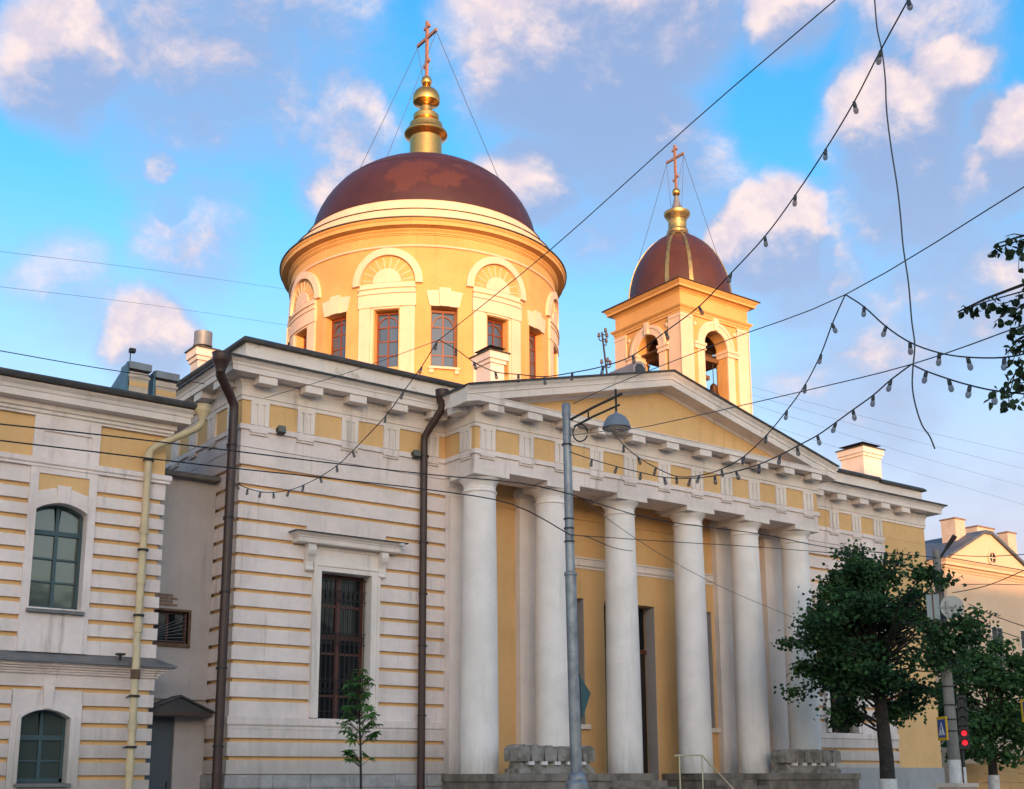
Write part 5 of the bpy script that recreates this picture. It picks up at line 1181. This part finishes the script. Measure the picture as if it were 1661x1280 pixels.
def leaf_obj(name, pts, size, seed, m, parent, **k):
    V, F = leaves(pts, size, np.random.default_rng(seed), **k)
    me = bpy.data.meshes.new(name); me.from_pydata(V.tolist(), [], F.tolist()); me.materials.append(M[m])
    o = bpy.data.objects.new(name, me); col.objects.link(o); o.parent = parent; o.location = -WL[parent.name]; return o
def tree(base, H, crown_c, crown_r, label, m, seed, nclump, nleaf, leaf, trunk_r=0.22, wash=None, group=None, clump_r=0.45, hollow=0.35, name='linden_tree', shell=0.72, cone=0.0, extra=()):
    rng = np.random.default_rng(seed)
    T = thing(name, base, label, 'tree', group)
    bx, by, bz = base; cx, cy, cz = crown_c; rx, ry, rzz = crown_r
    tw = MB()
    tp = [(bx, by, bz), (bx + 0.04, by, bz + 0.25 * H), (bx - 0.03, by + 0.03, bz + 0.45 * H), ((bx + cx) / 2, (by + cy) / 2, bz + 0.62 * H), (cx, cy, bz + 0.80 * H), (cx + 0.1, cy, bz + 0.95 * H)]
    tw.tube(tp, [trunk_r * 1.25, trunk_r, trunk_r * 0.85, trunk_r * 0.6, trunk_r * 0.35, trunk_r * 0.12], 12)
    cl = []
    while len(cl) < nclump:
        v = rng.normal(0, 1, 3); v /= np.linalg.norm(v); r = rng.uniform(hollow, 1.0) ** shell
        q = v * r
        if q[2] < -0.55 and rng.random() < 0.5: continue
        wob = 1.0 + 0.22 * math.sin(3 * math.atan2(v[1], v[0]) + seed) + 0.12 * rng.normal()
        wob *= 1.0 - cone * max(0.0, q[2] - 0.1)
        cl.append((cx + q[0] * rx * wob, cy + q[1] * ry * wob, cz + q[2] * rzz * (1 + 0.08 * rng.normal())))
    cl += list(extra); pts = []
    for c in cl:
        t = rng.uniform(0.35, 0.85); s = Vector((bx + (cx - bx) * t, by + (cy - by) * t, bz + H * (0.30 + 0.5 * t)))
        if s.z > c[2] + 0.2: s.z = max(bz + 0.3 * H, c[2] - 0.3)
        e = Vector(c); mid = s.lerp(e, 0.55) + Vector((0, 0, 0.12 * (e - s).length))
        tw.tube([s, mid, e], [trunk_r * 0.22, trunk_r * 0.12, 0.012], 5, False)
        k = int(nleaf / nclump * rng.uniform(0.5, 1.5)); R_ = clump_r * rng.uniform(0.7, 1.3)
        g = rng.normal(0, 1, (k, 3)) * np.array([R_, R_, R_ * 0.55]) * 0.62
        pts.append(g + np.array(c))
        for _ in range(3):
            dirv = rng.normal(0, 1, 3); e2 = e + Vector(dirv.tolist()).normalized() * R_ * 0.9
            tw.tube([e, e2], [0.012, 0.005], 4, False)
    tr = obj('trunk', tw, 'bark', T, True)
    leaf_obj('crown', np.concatenate(pts), leaf, seed + 1, m, T)
    if wash: obj('whitewash', MB().tube([(bx, by, bz + 0.02), (bx + 0.035, by, bz + wash)], trunk_r * 1.28, 14), 'whitewash', T, True)
    return T
tree((16.80, -4.77, 0.13), 8.3, (16.62, -4.55, 5.35), (2.30, 2.35, 2.95), 'dark green linden with whitewashed trunk before the right wing of the church', 'leaf_dark', 11, 140, 24000, 0.115, 0.19, 1.50, clump_r=0.37, cone=0.85, hollow=0.25, shell=0.6,
     extra=[(15.21, -8.47, 5.32), (15.35, -8.69, 5.43), (15.11, -8.32, 4.79), (14.96, -8.10, 4.98), (15.29, -8.61, 5.01), (14.99, -8.14, 6.44), (14.77, -7.81, 6.61), (15.04, -8.22, 4.46), (14.81, -7.87, 4.63), (14.79, -7.86, 5.31)])
tree((41.2, 7.55, 0.13), 8.3, (41.4, 7.3, 5.2), (3.0, 2.6, 2.9), 'leafy green tree beside the traffic light before the gabled house', 'leaf_mid', 23, 70, 9000, 0.21, 0.2, 1.6, 'trees at the side street', 0.62)
tree((45.2, 3.6, 0.13), 8.0, (45.2, 3.6, 5.0), (2.8, 2.8, 2.8), 'green tree at the right edge behind the crossing sign', 'leaf_mid', 37, 50, 5500, 0.22, 0.2, 1.6, 'trees at the side street', 0.62)

# young maple in front of the left wing
SP = thing('maple_sapling', (0.66, -4.8, 0.13), 'slender young maple sapling before the left wing window', 'sapling')
rng = np.random.default_rng(5)
st = MB().tube([(0.66, -4.8, 0.13), (0.67, -4.8, 1.3), (0.64, -4.79, 2.3), (0.60, -4.76, 3.1), (0.57, -4.74, 3.75)], [0.032, 0.026, 0.021, 0.015, 0.006], 8)
pts = []
for (z, n_, spread) in ((3.78, 2, 0.10), (3.62, 5, 0.22), (3.48, 6, 0.26), (3.32, 5, 0.20), (3.20, 4, 0.18), (3.05, 6, 0.28), (2.90, 7, 0.36), (2.76, 7, 0.38), (2.62, 6, 0.34), (2.50, 4, 0.3), (2.20, 5, 0.40), (2.10, 4, 0.38)):
    for i in range(int(n_ * 2.2)):
        a = rng.uniform(0, 2 * math.pi); rr = spread * rng.uniform(0.55, 1.05)
        x0_ = 0.66 - 0.05 * (z - 1.5) / 2; e = (x0_ + rr * math.cos(a), -4.77 + rr * math.sin(a), z + rng.uniform(-0.05, 0.06))
        if z < 2.3: e = (x0_ - abs(rr * math.cos(a)) * 0.9 + (0.1 if i == 0 else 0), -4.77 + rr * math.sin(a) * 0.6, z + rng.uniform(-0.05, 0.07))
        st.tube([(x0_, -4.77, z - 0.18), e], [0.006, 0.004], 4, False); pts.append(e)
obj('stem', st, 'bark', SP, True)
PAL = []
for ang in (-75, -38, 0, 38, 75):
    PAL.append((R(ang), 1.0 if abs(ang) < 50 else 0.7))
vs, fs = [], []
for e in pts:
    a = rng.uniform(0, 2 * math.pi); el = rng.normal(-0.35, 0.3)
    dv = Vector((math.cos(a) * math.cos(el), math.sin(a) * math.cos(el), math.sin(el))); sv = dv.cross(Vector((rng.normal(0, 0.25), rng.normal(0, 0.25), 1))).normalized(); uv = sv.cross(dv)
    sz = rng.uniform(0.12, 0.21); o_ = Vector(e)
    ring_ = [o_]
    for i, (an, k) in enumerate(PAL):
        t = o_ + (dv * math.cos(an) + sv * math.sin(an)) * sz * k - uv * 0.06 * sz
        for da, kk in ((-0.16, 0.66), (0.0, 1.0), (0.16, 0.66)):
            ring_.append(o_ + (dv * math.cos(an + da) + sv * math.sin(an + da)) * sz * k * kk - uv * (0.10 * sz if kk == 1 else 0.0))
        if i < 4:
            am = (an + PAL[i + 1][0]) / 2; ring_.append(o_ + (dv * math.cos(am) + sv * math.sin(am)) * sz * 0.42 + uv * 0.04 * sz)
    b_ = len(vs); vs += ring_
    for i in range(1, len(ring_) - 1): fs.append((b_, b_ + i, b_ + i + 1))
obj('crown', MB().add(vs, fs), 'leaf_fresh', SP)

# overhanging boughs of a street tree that stands out of the frame
OT = thing('overhanging_tree', (-2.2, -23.6, 0.13), 'dark leafy boughs reaching in from the right edge of the sky', 'tree')
rng = np.random.default_rng(9)
tk = MB().tube([(-2.2, -23.6, 0.13), (-2.15, -23.55, 2.2), (-2.3, -23.4, 4.2), (-2.4, -23.2, 6.2), (-2.4, -23.1, 8.0)], [0.19, 0.16, 0.13, 0.09, 0.04], 12)
lp_ = []
def bough(path, r0, step=0.03, n_side=1.0, drop=0.12):
    """a limb with short side twigs, leaves strung along both"""
    P = [Vector(p) for p in path]; Q = [P[0]]
    for a_, b_ in zip(P[:-1], P[1:]):
        L_ = (b_ - a_).length; n_ = max(1, int(L_ / 0.3))
        for i in range(1, n_ + 1):
            k_ = 0.05 * L_ if i < n_ else 0.0
            Q.append(a_.lerp(b_, i / n_) + Vector((rng.normal(0, k_), rng.normal(0, k_), rng.normal(0, k_))))
    tk.tube(Q, [r0 * (1 - 0.85 * i / (len(Q) - 1)) for i in range(len(Q))], 6, False)
    def leaf(p, s_): lp_.append((p.x + rng.normal(0, s_), p.y + rng.normal(0, s_), p.z - rng.uniform(0, drop * 0.35)))
    for i, (a_, b_) in enumerate(zip(Q[:-1], Q[1:])):
        L_ = (b_ - a_).length; d_ = (b_ - a_).normalized(); tip = i / len(Q)
        for q in range(max(1, int(L_ / (step * 2.2)))): leaf(a_.lerp(b_, rng.random()), 0.018)
        for q in range(max(1, int(L_ / 0.09))):
            s_ = a_.lerp(b_, rng.random()); side = d_.cross(Vector((0, 0, 1))).normalized() * rng.choice((-1, 1))
            e_ = s_ + (d_ * rng.uniform(0.3, 0.9) + side * rng.uniform(0.3, 1.0) + Vector((0, 0, rng.normal(-0.35, 0.35)))).normalized() * rng.uniform(0.08, 0.34) * (1.05 - 0.65 * tip)
            tk.tube([s_, s_.lerp(e_, 0.5) + Vector((0, 0, 0.015)), e_], [0.005, 0.004, 0.002], 4, False)
            for k_ in range(max(2, int((e_ - s_).length / 0.032))): leaf(s_.lerp(e_, rng.uniform(0.2, 1.05)), 0.014)
bough([(-2.35, -23.3, 5.2), (-3.0, -22.4, 5.35), (-3.55, -21.85, 5.36), (-3.76, -21.54, 5.31), (-3.85, -21.40, 5.28)], 0.03)
bough([(-2.3, -23.4, 4.6), (-3.1, -22.3, 4.85), (-3.6, -21.75, 4.97), (-3.77, -21.51, 4.96), (-3.89, -21.30, 4.90), (-3.99, -21.14, 4.83)], 0.035)
bough([(-3.60, -21.75, 4.95), (-3.74, -21.55, 4.86), (-3.82, -21.42, 4.76)], 0.014)
bough([(-2.3, -23.4, 4.4), (-3.2, -22.2, 4.62), (-3.70, -21.62, 4.66), (-3.80, -21.46, 4.58), (-3.85, -21.38, 4.48)], 0.03)
bough([(-3.55, -21.85, 4.62), (-3.74, -21.56, 4.52), (-3.82, -21.44, 4.36), (-3.86, -21.36, 4.24)], 0.014)
bough([(-3.2, -22.2, 4.6), (-3.68, -21.66, 4.38), (-3.82, -21.42, 4.30), (-3.91, -21.28, 4.20)], 0.016)
bough([(-2.35, -23.3, 5.6), (-3.2, -22.2, 5.95), (-3.72, -21.60, 5.90)], 0.025, 0.08)
for k in range(60):
    a_ = rng.uniform(0, 2 * math.pi)
    if math.cos(a_ - 2.16) > 0.0: continue                       # the side seen in the picture has its own limbs above
    z0 = rng.uniform(3.6, 7.4); rr = rng.uniform(0.9, 2.3) * (1.2 - 0.10 * (z0 - 3.6))
    e = Vector((-2.3 + rr * math.cos(a_), -23.3 + rr * math.sin(a_), z0 + rng.uniform(0.2, 1.2)))
    m_ = Vector((-2.35, -23.3, z0)).lerp(e, 0.5) + Vector((0, 0, 0.15))
    bough([(-2.35, -23.3, z0), tuple(m_), tuple(e)], 0.028, 0.03)
for k in range(14):
    a_ = rng.uniform(0, 2 * math.pi); e = Vector((-2.4 + 0.8 * math.cos(a_), -23.1 + 0.8 * math.sin(a_), rng.uniform(7.6, 9.0)))
    bough([(-2.4, -23.15, 6.6), tuple(Vector((-2.4, -23.15, 7.2)).lerp(e, 0.5)), tuple(e)], 0.02, 0.03)
for c in [(-3.91, -21.47, 4.60), (-3.87, -21.54, 4.76), (-3.90, -21.49, 4.45), (-3.89, -21.50, 4.24), (-3.93, -21.43, 4.17), (-3.86, -21.56, 5.17), (-3.88, -21.51, 4.85), (-3.87, -21.54, 4.52), (-3.87, -21.53, 4.33), (-3.92, -21.46, 4.81), (-3.85, -21.57, 4.66), (-3.87, -21.53, 4.16), (-3.98, -21.35, 4.84), (-3.92, -21.45, 5.22)]:
    c = Vector(c)
    for _ in range(2):
        e = c + Vector((rng.normal(0, 0.06), rng.normal(0, 0.06), rng.normal(-0.03, 0.05)))
        s0 = c + Vector((0.16, -0.22, 0.05)); tk.tube([s0, c, e], [0.006, 0.004, 0.002], 4, False)
        for k in range(4):
            p = c.lerp(e, rng.uniform(0.0, 1.1)); lp_.append((p.x + rng.normal(0, 0.022), p.y + rng.normal(0, 0.022), p.z + rng.normal(-0.015, 0.025)))
obj('trunk', tk, 'bark', OT, True)
leaf_obj('crown', np.array(lp_), 0.058, 4, 'leaf_branch', OT, droop=0.8, jitter=0.4)

# ------------------------------------------------------------------ small things on and before the church
def planter(x0, x1, label):
    T = thing('stone_planter', ((x0 + x1) / 2, -1.9, 1.8), label, 'planter', 'stone planters before the columns')
    obj('base', MB().box(x0 + 0.05, x1 - 0.05, -2.22, -1.60, 1.802, 1.92).prism([(-2.17, 1.921), (-1.65, 1.921), (-1.72, 2.08), (-2.10, 2.08)], 'x', x0 + 0.12, x1 - 0.12), 'moss_white', T)
    n = 6; w = (x1 - x0) / n
    for i in range(n):
        c = x0 + (i + 0.5) * w; h = w * 0.48; dz = random.uniform(-0.02, 0.02)
        pr = [(c - h * 0.85, 2.085), (c + h * 0.85, 2.085), (c + h, 2.28), (c + h * 0.9, 2.38 + dz), (c + h * 0.45, 2.44 + dz), (c, 2.47 + dz), (c - h * 0.45, 2.44 + dz), (c - h * 0.9, 2.38 + dz), (c - h, 2.28)]
        obj('carved_lobe', MB().prism(pr, 'y', -2.20 + random.uniform(-0.02, 0.02), -1.86), 'moss_white', T)
        obj('carved_lobe', MB().prism(pr, 'y', -1.84, -1.62), 'moss_white', T)
    for i in range(1, n): obj('foot_block', MB().box(x0 + i * w - 0.09, x0 + i * w + 0.09, -2.21, -2.08, 2.0, 2.084), 'column_white', T)
planter(6.35, 8.75, 'mossy carved stone planter between the first and second column')
planter(15.75, 18.15, 'mossy carved stone planter before the last columns near the linden')
HR = thing('handrail', (11.3, -3.0, 0), 'cream painted tubular handrail on the portico steps', 'handrail')
obj('top_rail', MB().tube([(10.72, -2.95, 2.23), (10.82, -3.0, 2.24), (11.64, -3.0, 2.25), (12.75, -3.0, 1.39), (13.6, -3.0, 0.75)], 0.022, 8), 'rail_cream', HR, True)
for x, z0, z1 in ((10.84, 0.98, 2.24), (11.64, 0.98, 2.25), (13.4, 0.6, 0.9)): obj('post', MB().tube([(x, -3.0, z0), (x, -3.0, z1)], 0.019, 8), 'rail_cream', HR, True)
for x, lab in ((0.96, 'grey floodlight on the taenia ledge near the church corner'), (4.72, 'grey floodlight on the taenia ledge beside the brown pipe')):
    F_ = thing('floodlight', (x, -0.1, 9.82), lab, 'floodlight', 'floodlights on the church ledge')
    obj('housing', MB().prism([(-0.20, 9.72), (-0.06, 9.68), (-0.03, 9.84), (-0.17, 9.88)], 'x', x - 0.09, x + 0.09), 'flood_grey', F_)
    obj('bracket', MB().box(x - 0.11, x - 0.09, -0.13, 0.0, 9.74, 9.82).box(x + 0.09, x + 0.11, -0.13, 0.0, 9.74, 9.82), 'iron', F_)
    obj('lens', MB().prism([(-0.205, 9.71), (-0.067, 9.67), (-0.06, 9.677), (-0.20, 9.718)], 'x', x - 0.08, x + 0.08), 'glass_dark', F_)
o = obj('security_camera', MB().box(4.13, 4.19, -0.42, -0.25, 7.30, 7.36).tube([(4.16, -0.42, 7.33), (4.16, -0.49, 7.31)], 0.03, 10).box(4.15, 4.17, -0.3, -0.28, 7.2, 7.3), 'sign_white'); tag(o, 'small white camera at the right end of the window hood', 'camera')
o = obj('folded_flag', MB().prism([(8.44, 4.2), (8.78, 3.78), (8.62, 3.40), (8.50, 3.15)], 'y', -2.02, -1.98), 'teal_metal'); tag(o, 'dark teal pennant beside the street lamp pole', 'flag')
obj('staff', MB().tube([(8.45, -2.0, 1.8), (8.45, -2.0, 4.25)], 0.014, 8), 'iron', o)
# wire post on the portico roof
WP = thing('wire_post', (11.8, 0.5, 13.0), 'black roof post with porcelain insulators left of the belfry', 'post')
q0, q1 = Vector((11.83, 0.5, 13.0)), Vector((11.60, 0.5, 14.78))
obj('mast', MB().tube([q0, q1], 0.028, 8), 'iron', WP)
for t, s in ((0.98, 0.14), (0.90, 0.17), (0.86, -0.15), (0.80, 0.12), (0.42, 0.17), (0.40, -0.17), (0.46, 0.08)):
    p = q0.lerp(q1, t); e = p + Vector((s, 0, 0.0)); e2 = e + Vector((0, 0, 0.07))
    a_ = obj('crossarm', MB().tube([p, p + Vector((s * 0.6, 0, -0.04)), e, e2], 0.016, 6), 'iron', WP)
    obj('insulator', MB().lathe([(0.02, 0.0), (0.05, 0.01), (0.05, 0.05), (0.035, 0.06), (0.045, 0.09), (0.03, 0.13), (0.001, 0.135)], tuple(e2), 10), 'insulator_brown', a_, True)
o = obj('roof_vent', MB().prism([(11.55 + 0.0, 13.0), (12.05, 13.0), (12.05, 13.35), (12.0, 13.46), (11.88, 13.52), (11.74, 13.50), (11.62, 13.42), (11.56, 13.3)], 'y', -0.9, 0.3), 'zinc'); tag(o, 'small grey metal vent on the pediment ridge before the belfry', 'vent')
obj('opening', MB().prism([(11.62, 13.02), (12.0, 13.02), (12.0, 13.32), (11.86, 13.44), (11.70, 13.42), (11.62, 13.3)], 'y', -0.91, -0.895), 'dark_lens', o)

# ------------------------------------------------------------------ cables and string lights
W = {
'S_main':[(0.24,-8.05,9.49),(0.34,-8.45,9.22),(0.43,-8.9,8.86),(0.54,-9.39,8.57),(0.66,-9.89,8.41),(0.78,-10.45,8.24),(0.88,-11.06,8.16),(0.97,-11.72,8.1),(1.01,-12.39,8.1),(0.98,-13.16,8.25),(0.91,-13.94,8.38),(0.75,-14.72,8.57),(0.53,-15.56,8.75),(0.23,-16.35,8.93),(-0.14,-17.15,9.09),(-0.57,-17.92,9.2),(-1.06,-18.65,9.27),(-1.58,-19.38,9.26),(-1.89,-19.78,9.22)],
'S_left':[(0.24,-8.05,9.49),(0.23,-7.98,9.46),(0.25,-7.45,9.15),(0.22,-6.85,8.81),(0.19,-6.28,8.48),(0.03,-5.32,7.98),(-0.07,-4.86,7.76),(-0.21,-4.43,7.6),(-0.36,-4.02,7.49),(-0.51,-3.67,7.43),(-0.68,-3.31,7.43),(-0.83,-3.01,7.48),(-0.98,-2.71,7.59),(-1.11,-2.44,7.73),(-1.22,-2.2,7.9)],
'S_A':[(0.77,-16.61,7.63),(1.2,-16.05,7.52),(1.65,-15.47,7.35),(2.07,-14.83,7.17),(2.42,-14.17,7.01),(2.73,-13.48,6.84),(2.98,-12.78,6.7),(3.14,-12.14,6.65),(3.24,-11.51,6.68),(3.31,-10.91,6.8),(3.4,-10.3,7.1),(3.47,-9.78,7.41),(3.55,-9.3,7.76),(3.65,-8.88,8.14)],
'S_B':[(0.37,-17.76,6.3),(0.7,-17.23,6.32),(0.97,-16.77,6.3),(1.26,-16.24,6.3),(1.49,-15.77,6.28),(1.72,-15.28,6.26),(1.93,-14.74,6.26),(2.08,-14.29,6.25),(2.26,-13.73,6.26),(2.41,-13.13,6.3),(2.53,-12.56,6.36),(2.64,-11.9,6.47),(2.74,-11.2,6.64),(2.8,-10.55,6.87),(2.86,-9.86,7.13),(2.89,-9.15,7.42),(2.9,-8.51,7.7)],
'S_A2':[(0.77,-16.61,7.63),(0.64,-16.97,7.32),(0.44,-17.4,6.89),(0.24,-17.85,6.51),(0.04,-18.34,6.2),(-0.17,-18.81,5.97),(-0.44,-19.37,5.75),(-0.7,-19.84,5.62)],
'S_B2':[(0.37,-17.76,6.3),(0.19,-18.06,6.1),(-0.08,-18.51,5.83),(-0.33,-18.9,5.61),(-0.63,-19.34,5.38),(-1.15,-20.05,5.05)],
'c_main':[(0.24,-8.05,9.49),(0.5,-11.0,10.23),(0.12,-14.76,10.69),(-0.9,-18.0,10.32),(-1.31,-18.84,10.08)],
'c_thin':[(0.24,-8.05,9.49),(0.22,-4.57,9.81),(-0.16,-1.57,9.99)],
'c_2':[(-0.3,-19.93,7.55),(-0.13,-19.58,7.59),(0.77,-16.61,7.63),(2.09,-13.35,8.29),(2.81,-9.97,8.64),(2.96,-8.56,8.65)],
'c_3':[(-0.63,-19.96,5.95),(-0.43,-19.6,6.02),(0.37,-17.76,6.3),(1.63,-15.11,6.91),(2.62,-11.09,7.56),(2.73,-10.03,7.75),(2.78,-8.67,7.97)],
'loose':[(-0.84,-18.47,10.38),(-0.83,-18.47,10.09),(-0.81,-18.46,9.75),(-0.78,-18.48,9.46),(-0.76,-18.48,9.13),(-0.75,-18.46,8.77),(-0.72,-18.46,8.34),(-0.68,-18.47,7.91),(-0.66,-18.47,7.56),(-0.64,-18.46,7.21),(-0.61,-18.47,6.8),(-0.59,-18.46,6.39),(-0.57,-18.46,6.12),(-0.58,-18.42,5.86),(-0.58,-18.4,5.66),(-0.56,-18.41,5.46),(-0.52,-18.44,5.26),(-0.48,-18.49,5.14),(-0.45,-18.52,5.0)],
'k1':[(-7.83,-9.0,6.34),(-7.32,-8.8,6.42),(-5.75,-8.33,6.63),(-4.02,-8.04,6.78),(-2.03,-7.95,6.88),(0.06,-8.11,6.93),(1.8,-8.42,6.96),(2.77,-8.66,6.84)],
'k2':[(-7.81,-9.01,6.12),(-7.3,-8.81,6.19),(-5.74,-8.35,6.36),(-4.02,-8.07,6.49),(-2.04,-7.99,6.6),(0.04,-8.15,6.64),(1.59,-8.42,6.54),(2.76,-8.65,6.07)],
'k3':[(2.78,-8.67,6.07),(4.42,-7.11,6.48),(5.87,-5.76,6.77),(7.29,-4.47,7.02),(8.92,-3.08,7.32),(10.61,-1.7,7.66)],
'k4':[(2.77,-8.66,6.84),(5.49,-7.98,6.82),(9.07,-7.59,6.99),(11.61,-7.54,6.95),(14.21,-7.72,7.04),(15.4,-7.86,7.06)],
'k5':[(2.76,-8.65,6.07),(6.25,-7.89,6.44),(9.19,-7.61,6.69),(12.63,-7.62,6.84),(15.38,-7.83,6.67)],
'k6':[(3.34,-8.48,6.75),(6.65,-6.72,6.5),(10.13,-5.35,6.18),(13.97,-4.31,5.81)],
'd1':[(-3.74,13.63,18.29),(-2.2,15.63,19.27),(5.38,22.89,23.13),(14.71,28.45,26.37)],
'd2':[(-3.65,13.61,17.12),(-2.1,15.61,18.01),(5.47,22.86,21.54),(14.77,28.43,24.42)],
'd3':[(-6.56,-2.12,9.7),(-5.77,-1.52,9.93),(-3.4,-0.07,10.46),(-0.51,1.17,11.0),(1.15,1.68,11.27)],
'f0':[(27.55,9.02,18.05),(38.7,9.5,18.08),(50.0,8.33,17.57)],
'f1':[(27.54,9.04,17.63),(38.68,9.54,17.37),(49.96,8.41,16.56)],
'f2':[(27.6,8.97,18.39),(38.74,9.44,18.65),(50.04,8.26,18.42)],
'f3':[(27.55,9.02,16.93),(38.66,9.56,16.51),(49.92,8.49,15.55)],
'r1':[(15.52,-8.04,7.13),(15.35,-9.16,6.9),(14.96,-10.96,6.68)],
'r2':[(15.52,-8.04,6.16),(14.23,-9.8,6.0),(12.61,-11.71,5.94),(11.47,-12.91,5.91)],
'r3':[(15.72,-8.35,5.86),(15.41,-9.31,5.4),(14.88,-10.81,4.83)],
'r4':[(15.77,-8.42,5.4),(15.34,-9.63,4.95),(14.87,-10.79,4.53)],
'r5':[(15.65,-8.24,6.36),(17.57,-8.07,6.56),(20.15,-7.94,6.77)],
}
def smooth_path(p, k=4):
    """Catmull-Rom through the points"""
    P = [Vector(q) for q in p]; out = []
    for i in range(len(P) - 1):
        a, b, c, d = P[max(i - 1, 0)], P[i], P[i + 1], P[min(i + 2, len(P) - 1)]
        for j in range(k):
            t = j / k; out.append(0.5 * ((2 * b) + (c - a) * t + (2 * a - 5 * b + 4 * c - d) * t * t + (3 * b - a - 3 * c + d) * t ** 3))
    out.append(P[-1]); return out
def cable(key, r, m, label, cat='cable', name='overhead_cable', group=None):
    o = obj(name, MB().tube(smooth_path(W[key]), r, 6), m, None, True); return tag(o, label, cat, group)
SOCK = mesh('socket', MB().lathe([(0.001, 0.03), (0.022, 0.03), (0.027, 0.0), (0.03, -0.05), (0.026, -0.06)], (0, 0, 0), 10).map(lambda x, y, z: (x * 0.78, y * 0.78, z * 0.78)), True)
BULB = mesh('bulb', MB().lathe([(0.026, -0.055), (0.036, -0.085), (0.040, -0.11), (0.034, -0.14), (0.018, -0.158), (0.001, -0.162)], (0, 0, 0), 12).map(lambda x, y, z: (x * 0.78, y * 0.78, z * 0.78)), True)
def string_lights(key, label, skip=(0, -1), r=0.009):
    o = obj('string_light', MB().tube(smooth_path(W[key]), r, 6), 'cable', None, True); tag(o, label, 'string lights', 'bulb strings over the street')
    pts = W[key]; n = len(pts); sk = {s % n for s in skip}
    for i, p in enumerate(pts):
        if i in sk: continue
        s = obj('socket', SOCK, 'socket', o, loc=(p[0], p[1], p[2] - 0.02)); s.rotation_euler = (random.uniform(-0.35, 0.35), random.uniform(-0.35, 0.35), random.uniform(0, 6))
        obj('bulb', BULB, 'bulb_glass', s, local=True)
string_lights('S_main', 'bulb string sagging before the drum and rising to the top right corner')
string_lights('S_left', 'bulb string hanging from the drum down across the left wing')
string_lights('S_A', 'bulb string from the upper right node down to the street lamp head')
string_lights('S_B', 'lower bulb string from the right crossing the pediment end and frieze')
string_lights('S_A2', 'bulb string sagging right from the upper node to the overhanging leaves')
string_lights('S_B2', 'lower bulb string running right to the overhanging leaves')
cable('c_main', 0.008, 'cable_grey', 'thin straight cable rising from the drum to the top right past the belfry cross')
cable('c_thin', 0.006, 'cable_grey', 'hair thin wire from the bulb string node to the left cornice')
cable('c_2', 0.007, 'cable_grey', 'support cable from the street lamp to the upper right node and beyond')
cable('c_3', 0.007, 'cable_grey', 'lower support cable from the street lamp across the pediment to the right')
cable('loose', 0.009, 'cable_grey', 'loose wavy cable hanging down the sky at the right')
cable('k1', 0.011, 'cable', 'upper thick black cable running from the left edge to the street lamp')
cable('k2', 0.011, 'cable', 'lower thick black cable running from the left edge to the street lamp')
cable('k3', 0.010, 'cable', 'short slack black cable from the street lamp to the third column')
cable('k4', 0.010, 'cable', 'black cable from the street lamp over the column capitals to the linden')
cable('k5', 0.008, 'cable', 'thin black cable below the capitals from the lamp to the linden')
cable('k6', 0.006, 'cable_grey', 'thin wire slanting down across the columns behind the lamp')
cable('d1', 0.007, 'cable_grey', 'upper faint wire in the sky left of the drum'); cable('d2', 0.007, 'cable_grey', 'lower faint wire in the sky left of the drum')
cable('d3', 0.010, 'cable', 'thin wire above the eaves of the banded house')
for k, l in (('f0', 'second faint wire in the sky right of the belfry'), ('f1', 'third faint wire in the sky right of the belfry'), ('f2', 'topmost faint wire in the sky right of the belfry'), ('f3', 'lowest faint wire in the sky right of the belfry')): cable(k, 0.005, 'cable_grey', l)
for k, l in (('r1', 'level black cable across the gable of the far house'), ('r2', 'rising black cable from the concrete pole to the right edge'), ('r3', 'falling black cable right of the round sign back'), ('r4', 'lowest falling black cable over the right tree'), ('r5', 'thin level wire across the cream wall of the far house')): cable(k, 0.010, 'cable', l)
